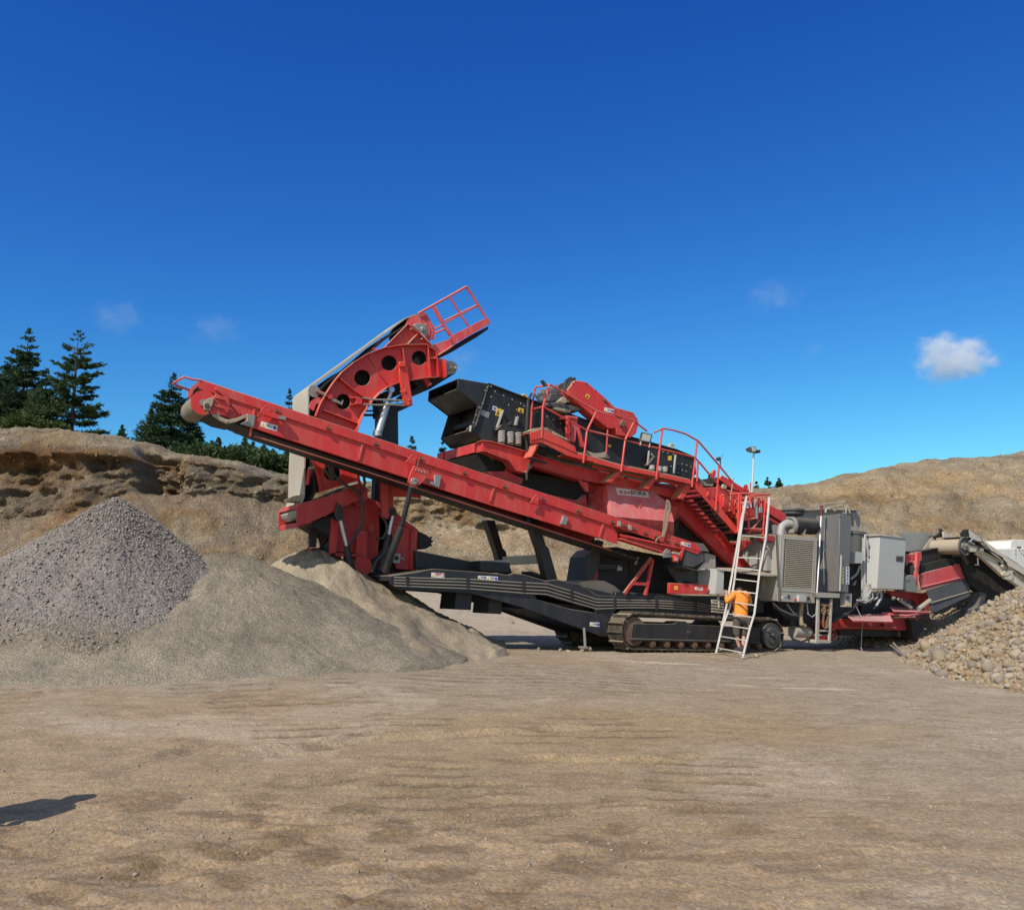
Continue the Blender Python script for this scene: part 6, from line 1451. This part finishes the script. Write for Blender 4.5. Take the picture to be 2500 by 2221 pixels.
person(who, dict(pelvis=pj('1672,1335'), chest=pj('1668,1150', .06), neck=pj('1662,1082', .22), head=pj('1655,1072', .44), shl=pj('1602,1105', .08), ell=pj('1528,1185', .02), wrl=pj('1528,1110', .12), hal=pj('1534,1075', .18),
                 shr=pj('1738,1100', .08), elr=pj('1760,1190', .12), wrr=pj('1735,1190', .36), har=pj('1725,1180', .5), hil=pj('1632,1362'), hir=pj('1712,1362'), knl=pj('1625,1515', .02), knr=pj('1700,1515', .0), anl=pj('1658,1640', -.02), anr=pj('1692,1645', -.05)),
       NV, True, .12)
# a second person just outside the left edge: only the shadow reaches the picture
tip = gp(238, 1945); az = Vector((math.cos(math.radians(56)), math.sin(math.radians(56)), 0))
b2 = tip - az * (1.80 / math.tan(math.radians(46))); b2.z = zg1(b2.x, b2.y)
by_ = empty('person', b2, 'person standing just outside the left edge, casting a shadow into the photo', 'person')
sdv = Vector((az.y, -az.x, 0)); UP = Vector((0, 0, 1))
def bj(x, z, f=0.): return b2 + sdv * x + UP * z + az * f
person(by_, dict(pelvis=bj(0, .98), chest=bj(0, 1.33), neck=bj(0, 1.50), head=bj(0, 1.65, .02), shl=bj(-.2, 1.43), ell=bj(-.25, 1.16, -.02), wrl=bj(-.25, .92, .06), hal=bj(-.25, .83, .08), shr=bj(.2, 1.43), elr=bj(.25, 1.16, -.02), wrr=bj(.25, .92, .06), har=bj(.25, .83, .08),
                 hil=bj(-.1, .93), hir=bj(.1, .93), knl=bj(-.12, .5, .02), knr=bj(.12, .5, .02), anl=bj(-.13, .08), anr=bj(.13, .08)), az, False, .1)

# ------------------------------------------------------------------ rusty chain and webbing sling
def chain(px, b, name_lab, root=None):
    mb = MB(); P = [M(x, y, b) for x, y in px]; seg = []
    for p, q_ in zip(P, P[1:]):
        n_ = max(1, int((q_ - p).length / .075))
        for k in range(n_): seg.append((p.lerp(q_, (k + .5) / n_), (q_ - p).normalized(), (q_ - p).length / n_))
    for i, (c, t, l_) in enumerate(seg):
        s = NV if i % 2 else t.cross(NV).normalized(); h_ = l_ * .62; w_ = .024
        mb.tube([c + t * h_ * math.cos(a) + s * w_ * math.sin(a) for a in [k * math.pi / 5 for k in range(11)]], .0085, 5)
    return mb
cb = -.07
mb = chain(FF('1048,1125 1062,1150 1050,1190 1068,1240 1060,1290 1062,1340'), cb, ''); m2 = chain(FF('1075,1130 1085,1180 1070,1230 1080,1130'), cb - .03, ''); m3 = chain(FF('1130,1130 1110,1180 1112,1250 1095,1300 1090,1360'), cb, ''); m4 = chain(FF('1048,1128 1090,1135 1132,1128'), cb - .02, ''); m5 = chain(FF('1100,1290 1105,1340 1085,1365 1070,1350'), cb - .03, '')
for m_ in (m2, m3, m4, m5): mb.add(m_.v, m_.f)
tag(mb.build('chain', paint('rusty_chain', (.30, .16, .08), .8, .4, .3, metal=.2, film=.3), None), 'rusty chain bundled in the steel bracket below the stainless cabinet', 'chain')
mb = MB()
for q, bb_ in (('893,530 905,420 925,260 940,172', .06), ('940,172 960,205 962,250 945,330 918,470 895,530', .04)):
    P = E(q); 
    for (a, c) in zip(P, P[1:]): mb.bar(M(*a, bb_), M(*c, bb_), .06, .012, NV)
mb.tpx(E('820,580 835,550 870,530 893,528'), .06, .014, 6); mb.ring(M(*E('940,180')[0], .05), NV, .035, .012, 12, 6)
tag(mb.build('lifting_sling', STRAPM, None), 'dusty tan webbing sling draped over the right end of the dust hood', 'sling')
mb = MB(); P = [M(*q, b) for q, b in zip(FF('1395,1150 1440,1250 1458,1320 1445,1420 1440,1560 1470,1630 1510,1660'), (.1, .1, .05, .0, -.05, -.1, -.2))]
g = gp(*FF('1600,1662')[0]); P.append(g + Vector((0, 0, .015))); P.append(gp(*FF('1720,1655')[0]) + Vector((0, 0, .015)))
mb.tube(P, .012, 6); tag(mb.build('cable', HOSEG, None), 'thin grey cable hanging from the machine to the ground beside the cobbles', 'cable')
g0 = gp(*FF('1760,1590')[0]); g1 = gp(*FF('1880,1665')[0]); mb = MB(); mb.bar(g0 + Vector((0, 0, .25)), g1 + Vector((0, 0, .05)), .05, .04); mb.bar(g0 + Vector((-.1, 0, .2)), gp(*FF('1860,1655')[0]) + Vector((0, 0, .05)), .04, .03)
tag(mb.build('metal_bar', STEEL, None), 'pair of grey steel bars lying in shade left of the cobble heap', 'bar')

# ------------------------------------------------------------------ second machine at the right edge
cr2 = empty('crushing_machine', M(*G('1700,1000')[0], .6), 'beige and white crushing machine at the right edge feeding the red machine through a conveyor', 'machine')
mb = MB()
beam2 = G('1130,515 1178,442 1268,528 1400,600 1560,702 1730,832 2200,1180 2200,1290 1730,945 1600,852 1500,792 1280,592 1235,562')
mb.at(-.35)
for b in (-.35, .75): mb.prism(beam2, b, b + .05)
mb.at(None)
mb.strip(G('1178,442 1268,528 1400,600 1560,702 1730,832 2200,1180'), -.43, -.33, .02); mb.strip(G('1235,562 1280,592 1500,792 1600,852 1730,945'), -.45, -.33, -.02)
mb.prism(G('1520,760 1612,745 1608,845 1530,835'), -.45, -.36); mb.prism(G('1505,770 1560,735 1600,770 1560,800 1510,800'), -.47, -.36); mb.prism(G('1270,520 1310,500 1300,580 1262,560'), -.42, -.36); mb.prism(G('1500,700 1525,620 1540,625 1515,720'), -.44, -.36)
cv = mb.build('discharge_conveyor', BEIGE, cr2, .008)
mb = MB().at(-.25); mb.prism(G('1140,318 1165,326 1430,512 1600,640 1730,725 2200,1070 2200,1130 1730,790 1560,692 1390,562 1270,452 1150,392'), -.25, -.2); mb.prism(G('1140,318 1165,326 1430,512 1600,640 1730,725 2200,1070 2200,1130 1730,790 1560,692 1390,562 1270,452 1150,392'), .6, .65); mb.build('skirt_board', BEIGE, cr2, .006)
mb = MB(); mb.prism(G('1060,560 1240,572 1280,602 1500,795 1600,862 1730,950 2200,1290 2200,1340 1690,985 1600,1062 1440,1102 1335,1016 1160,896 1085,690'), .15, .4); mb.strip(G('1110,395 1270,440 1560,690 1730,815 2200,1160'), -.2, .6, .02); mb.build('belt', DARKI, cr2)  # near-black belt colour carries the shade under the frame overhang
mb = MB(); c = G('1105,490')[0]; mb.cylb(c, -.35, .75, .235, 30, 0); mb.cylb(c, -.38, -.35, .30, 30, 1); mb.cylb(c, -.44, -.38, .11, 20, 2); mb.ring(M(*c, -.38), NV, .27, .03, 28, 8, 1); mb.cylb(G('1140,480')[0], -.5, -.4, .06, 14, 2); mb.prism(G('1150,470 1200,450 1240,500 1220,545 1170,550 1140,520'), -.46, -.4, 3); mb.build('head_drum', [DUSTM, RUBG, STEEL, BEIGE], cr2)
for q in ('1150,445 1210,395 1270,385 1290,430 1320,490 1350,520', '1140,460 1250,490 1330,520 1420,560 1540,660', '1180,430 1300,450 1380,540 1500,610 1540,690', '1500,640 1540,660 1560,720 1530,740'):
    mb = MB(); mb.tpx(G(q), -.48, .022, 7); mb.build('hose', HOSEG if '1150,445' in q else HOSE, cr2)
mb = MB(); mb.prism(G('1062,352 1090,315 1145,312 1150,390 1075,392'), -.3, -.26); mb.prism(G('845,300 860,310 960,395 860,395 838,370'), .75, .8); mb.prism(G('790,380 845,340 845,398 800,404'), .6, .8); mb.build('rubber_skirt', RUB, cr2)
mb = MB()
for p, rr in (('1475,660', .09), ('1635,760', .08), ('1720,820', .08)): mb.cylb(G(p)[0], -.362, -.35, rr, 16)
mb.build('frame_opening', RUB, cr2)
mb = MB(); mb.prism(G('1430,515 1730,515 2300,520 2300,1150 1730,725 1610,640'), .9, 3.2); mb.prism(G('1588,460 1600,432 1640,420 1730,420 2300,420 2300,518 1588,518'), 1.0, 3.0); mb.bolts(G('1640,530 1680,530 1715,530 1640,570 1700,560 1720,580'), .9, .03, 1); mb.prism(G('1665,490 1705,490 1705,508 1665,508'), .95, 1.0, 1); mb.build('machine_body', [WHITEM, RUST], cr2, .03)
mb = MB(); mb.prism(G('1282,970 1345,992 1322,1090 1325,1135 1352,1158 1240,1248 1190,1248 1190,1155 1240,1130 1262,1060'), .1, .5); mb.build('support_leg', RUBG, cr2, .02)
mb = MB(); mb.tpx(G('1240,610 1245,680'), -.4, .02, 6); mb.prism(G('1232,680 1258,680 1258,690 1232,690'), -.42, -.36); mb.build('hanger', STEEL, cr2)
# ================================================================== SKY, LIGHT, CLOUDS
SUN_EL = math.radians(46); ALPHA = math.radians(56)
to_sun = Vector((-math.cos(ALPHA) * math.cos(SUN_EL), -math.sin(ALPHA) * math.cos(SUN_EL), math.sin(SUN_EL)))
sl = bpy.data.lights.new('sun', 'SUN'); sl.energy = 4.7; sl.angle = math.radians(.5); sl.color = (1, .925, .81)
so = bpy.data.objects.new('sun', sl); COL.objects.link(so)
so.rotation_euler = to_sun.to_track_quat('Z', 'Y').to_euler()
w = bpy.data.worlds.new('World'); SC.world = w; w.use_nodes = True
nt = w.node_tree; bg = nt.nodes['Background']
sky = nt.nodes.new('ShaderNodeTexSky'); sky.sky_type = 'NISHITA'; sky.sun_disc = False
sky.sun_elevation = SUN_EL
sky.sun_rotation = math.atan2(to_sun.x, to_sun.y)
sky.altitude = 0; sky.air_density = 1.15; sky.dust_density = .25; sky.ozone_density = 3.5
SS = .11
sp_ = nt.nodes.new('ShaderNodeSeparateColor'); cb_ = nt.nodes.new('ShaderNodeCombineColor'); nt.links.new(sky.outputs[0], sp_.inputs[0])
for i, (pw, k_) in enumerate(((1.9, .88), (1.58, 1.29), (1.0, 1.22))):        # the deep polarised blue of the day
    v_ = mth(nt, 'MULTIPLY', mth(nt, 'POWER', mth(nt, 'MULTIPLY', sp_.outputs[i], SS), pw), k_ / SS)
    nt.links.new(v_, cb_.inputs[i])
# away from the sun the air is deep blue, round the sun a pale warm boost is added to neutralise shadows
tcw = nt.nodes.new('ShaderNodeTexCoord'); dt = nt.nodes.new('ShaderNodeVectorMath'); dt.operation = 'DOT_PRODUCT'
nt.links.new(tcw.outputs['Generated'], dt.inputs[0]); dt.inputs[1].default_value = to_sun
pale_ = mixc(nt, 1., sky.outputs[0], mixc(nt, 0., (1.75, 1.5, 1.22), (1, 1, 1)), 'MULTIPLY')
nt.links.new(mixc(nt, mrange(nt, dt.outputs['Value'], .2, .6), cb_.outputs[0], pale_), bg.inputs[0]); bg.inputs[1].default_value = SS
SC.view_settings.view_transform = 'Standard'; SC.view_settings.look = 'None'; SC.view_settings.exposure = 0; SC.view_settings.gamma = 1
SC.cycles.volume_bounces = 12; SC.cycles.max_bounces = 14; SC.cycles.transparent_max_bounces = 12
SC.cycles.volume_step_rate = 1.0; SC.cycles.volume_max_steps = 64
def cloudmat(name, dens, lo, hi, sc):
    m = bpy.data.materials.new(name); m.use_nodes = True; nt = m.node_tree
    nt.nodes.remove(nt.nodes['Principled BSDF'])
    tc = nd(nt, 'ShaderNodeTexCoord'); oi = nd(nt, 'ShaderNodeObjectInfo')
    ln = nd(nt, 'ShaderNodeVectorMath', operation='LENGTH'); nt.links.new(tc.outputs['Object'], ln.inputs[0])
    off = nd(nt, 'ShaderNodeVectorMath', operation='MULTIPLY_ADD'); nt.links.new(tc.outputs['Object'], off.inputs[0])
    off.inputs[1].default_value = (sc, sc, sc * .75); nt.links.new(oi.outputs['Location'], off.inputs[2])
    n = noise(nt, 1., 8, .66, off.outputs[0])
    v = mth(nt, 'SUBTRACT', n.outputs[0], mth(nt, 'MULTIPLY', mth(nt, 'POWER', ln.outputs['Value'], 2.), .26))
    d = mth(nt, 'MULTIPLY', mrange(nt, v, lo, hi), dens)
    pv = nd(nt, 'ShaderNodeVolumePrincipled'); pv.inputs['Color'].default_value = (1, 1, 1, 1); pv.inputs['Anisotropy'].default_value = 0.
    nt.links.new(d, pv.inputs['Density'])
    nt.links.new(pv.outputs[0], nt.nodes['Material Output'].inputs['Volume'])
    return m
CLOUD = cloudmat('cloud_vapour', .05, .36, .52, 2.1); WISP = cloudmat('wisp_vapour', .0045, .36, .55, 2.0)
def cloud(px, py, wpx, hpx, Y, mat, label):
    p = atY(px, py, Y); s = Y / F
    v, f = IC2
    o = fast_mesh('cloud', v, f, mat)
    o.location = p; o.scale = (wpx * s / 2, wpx * s * .35, hpx * s / 2)
    return tag(o, label, 'cloud', 'small clouds')
cloud(2328, 872, 265, 160, 900, CLOUD, 'only solid white cloud, in the sky above the right ridge')
cloud(1888, 722, 190, 110, 900, WISP, 'faint wisp of cloud high right of the machine')
cloud(1990, 852, 70, 60, 900, WISP, 'small faint wisp left of the white cloud')
cloud(1868, 960, 60, 50, 900, WISP, 'tiny faint wisp low above the lamp mast')
cloud(285, 775, 190, 110, 900, WISP, 'faint pinkish wisp above the slender pine on the left')
cloud(530, 808, 170, 110, 900, WISP, 'faint wisp above the head of the long conveyor')
cloud(1115, 876, 170, 120, 900, WISP, 'faint wisp right of the curved red arm')
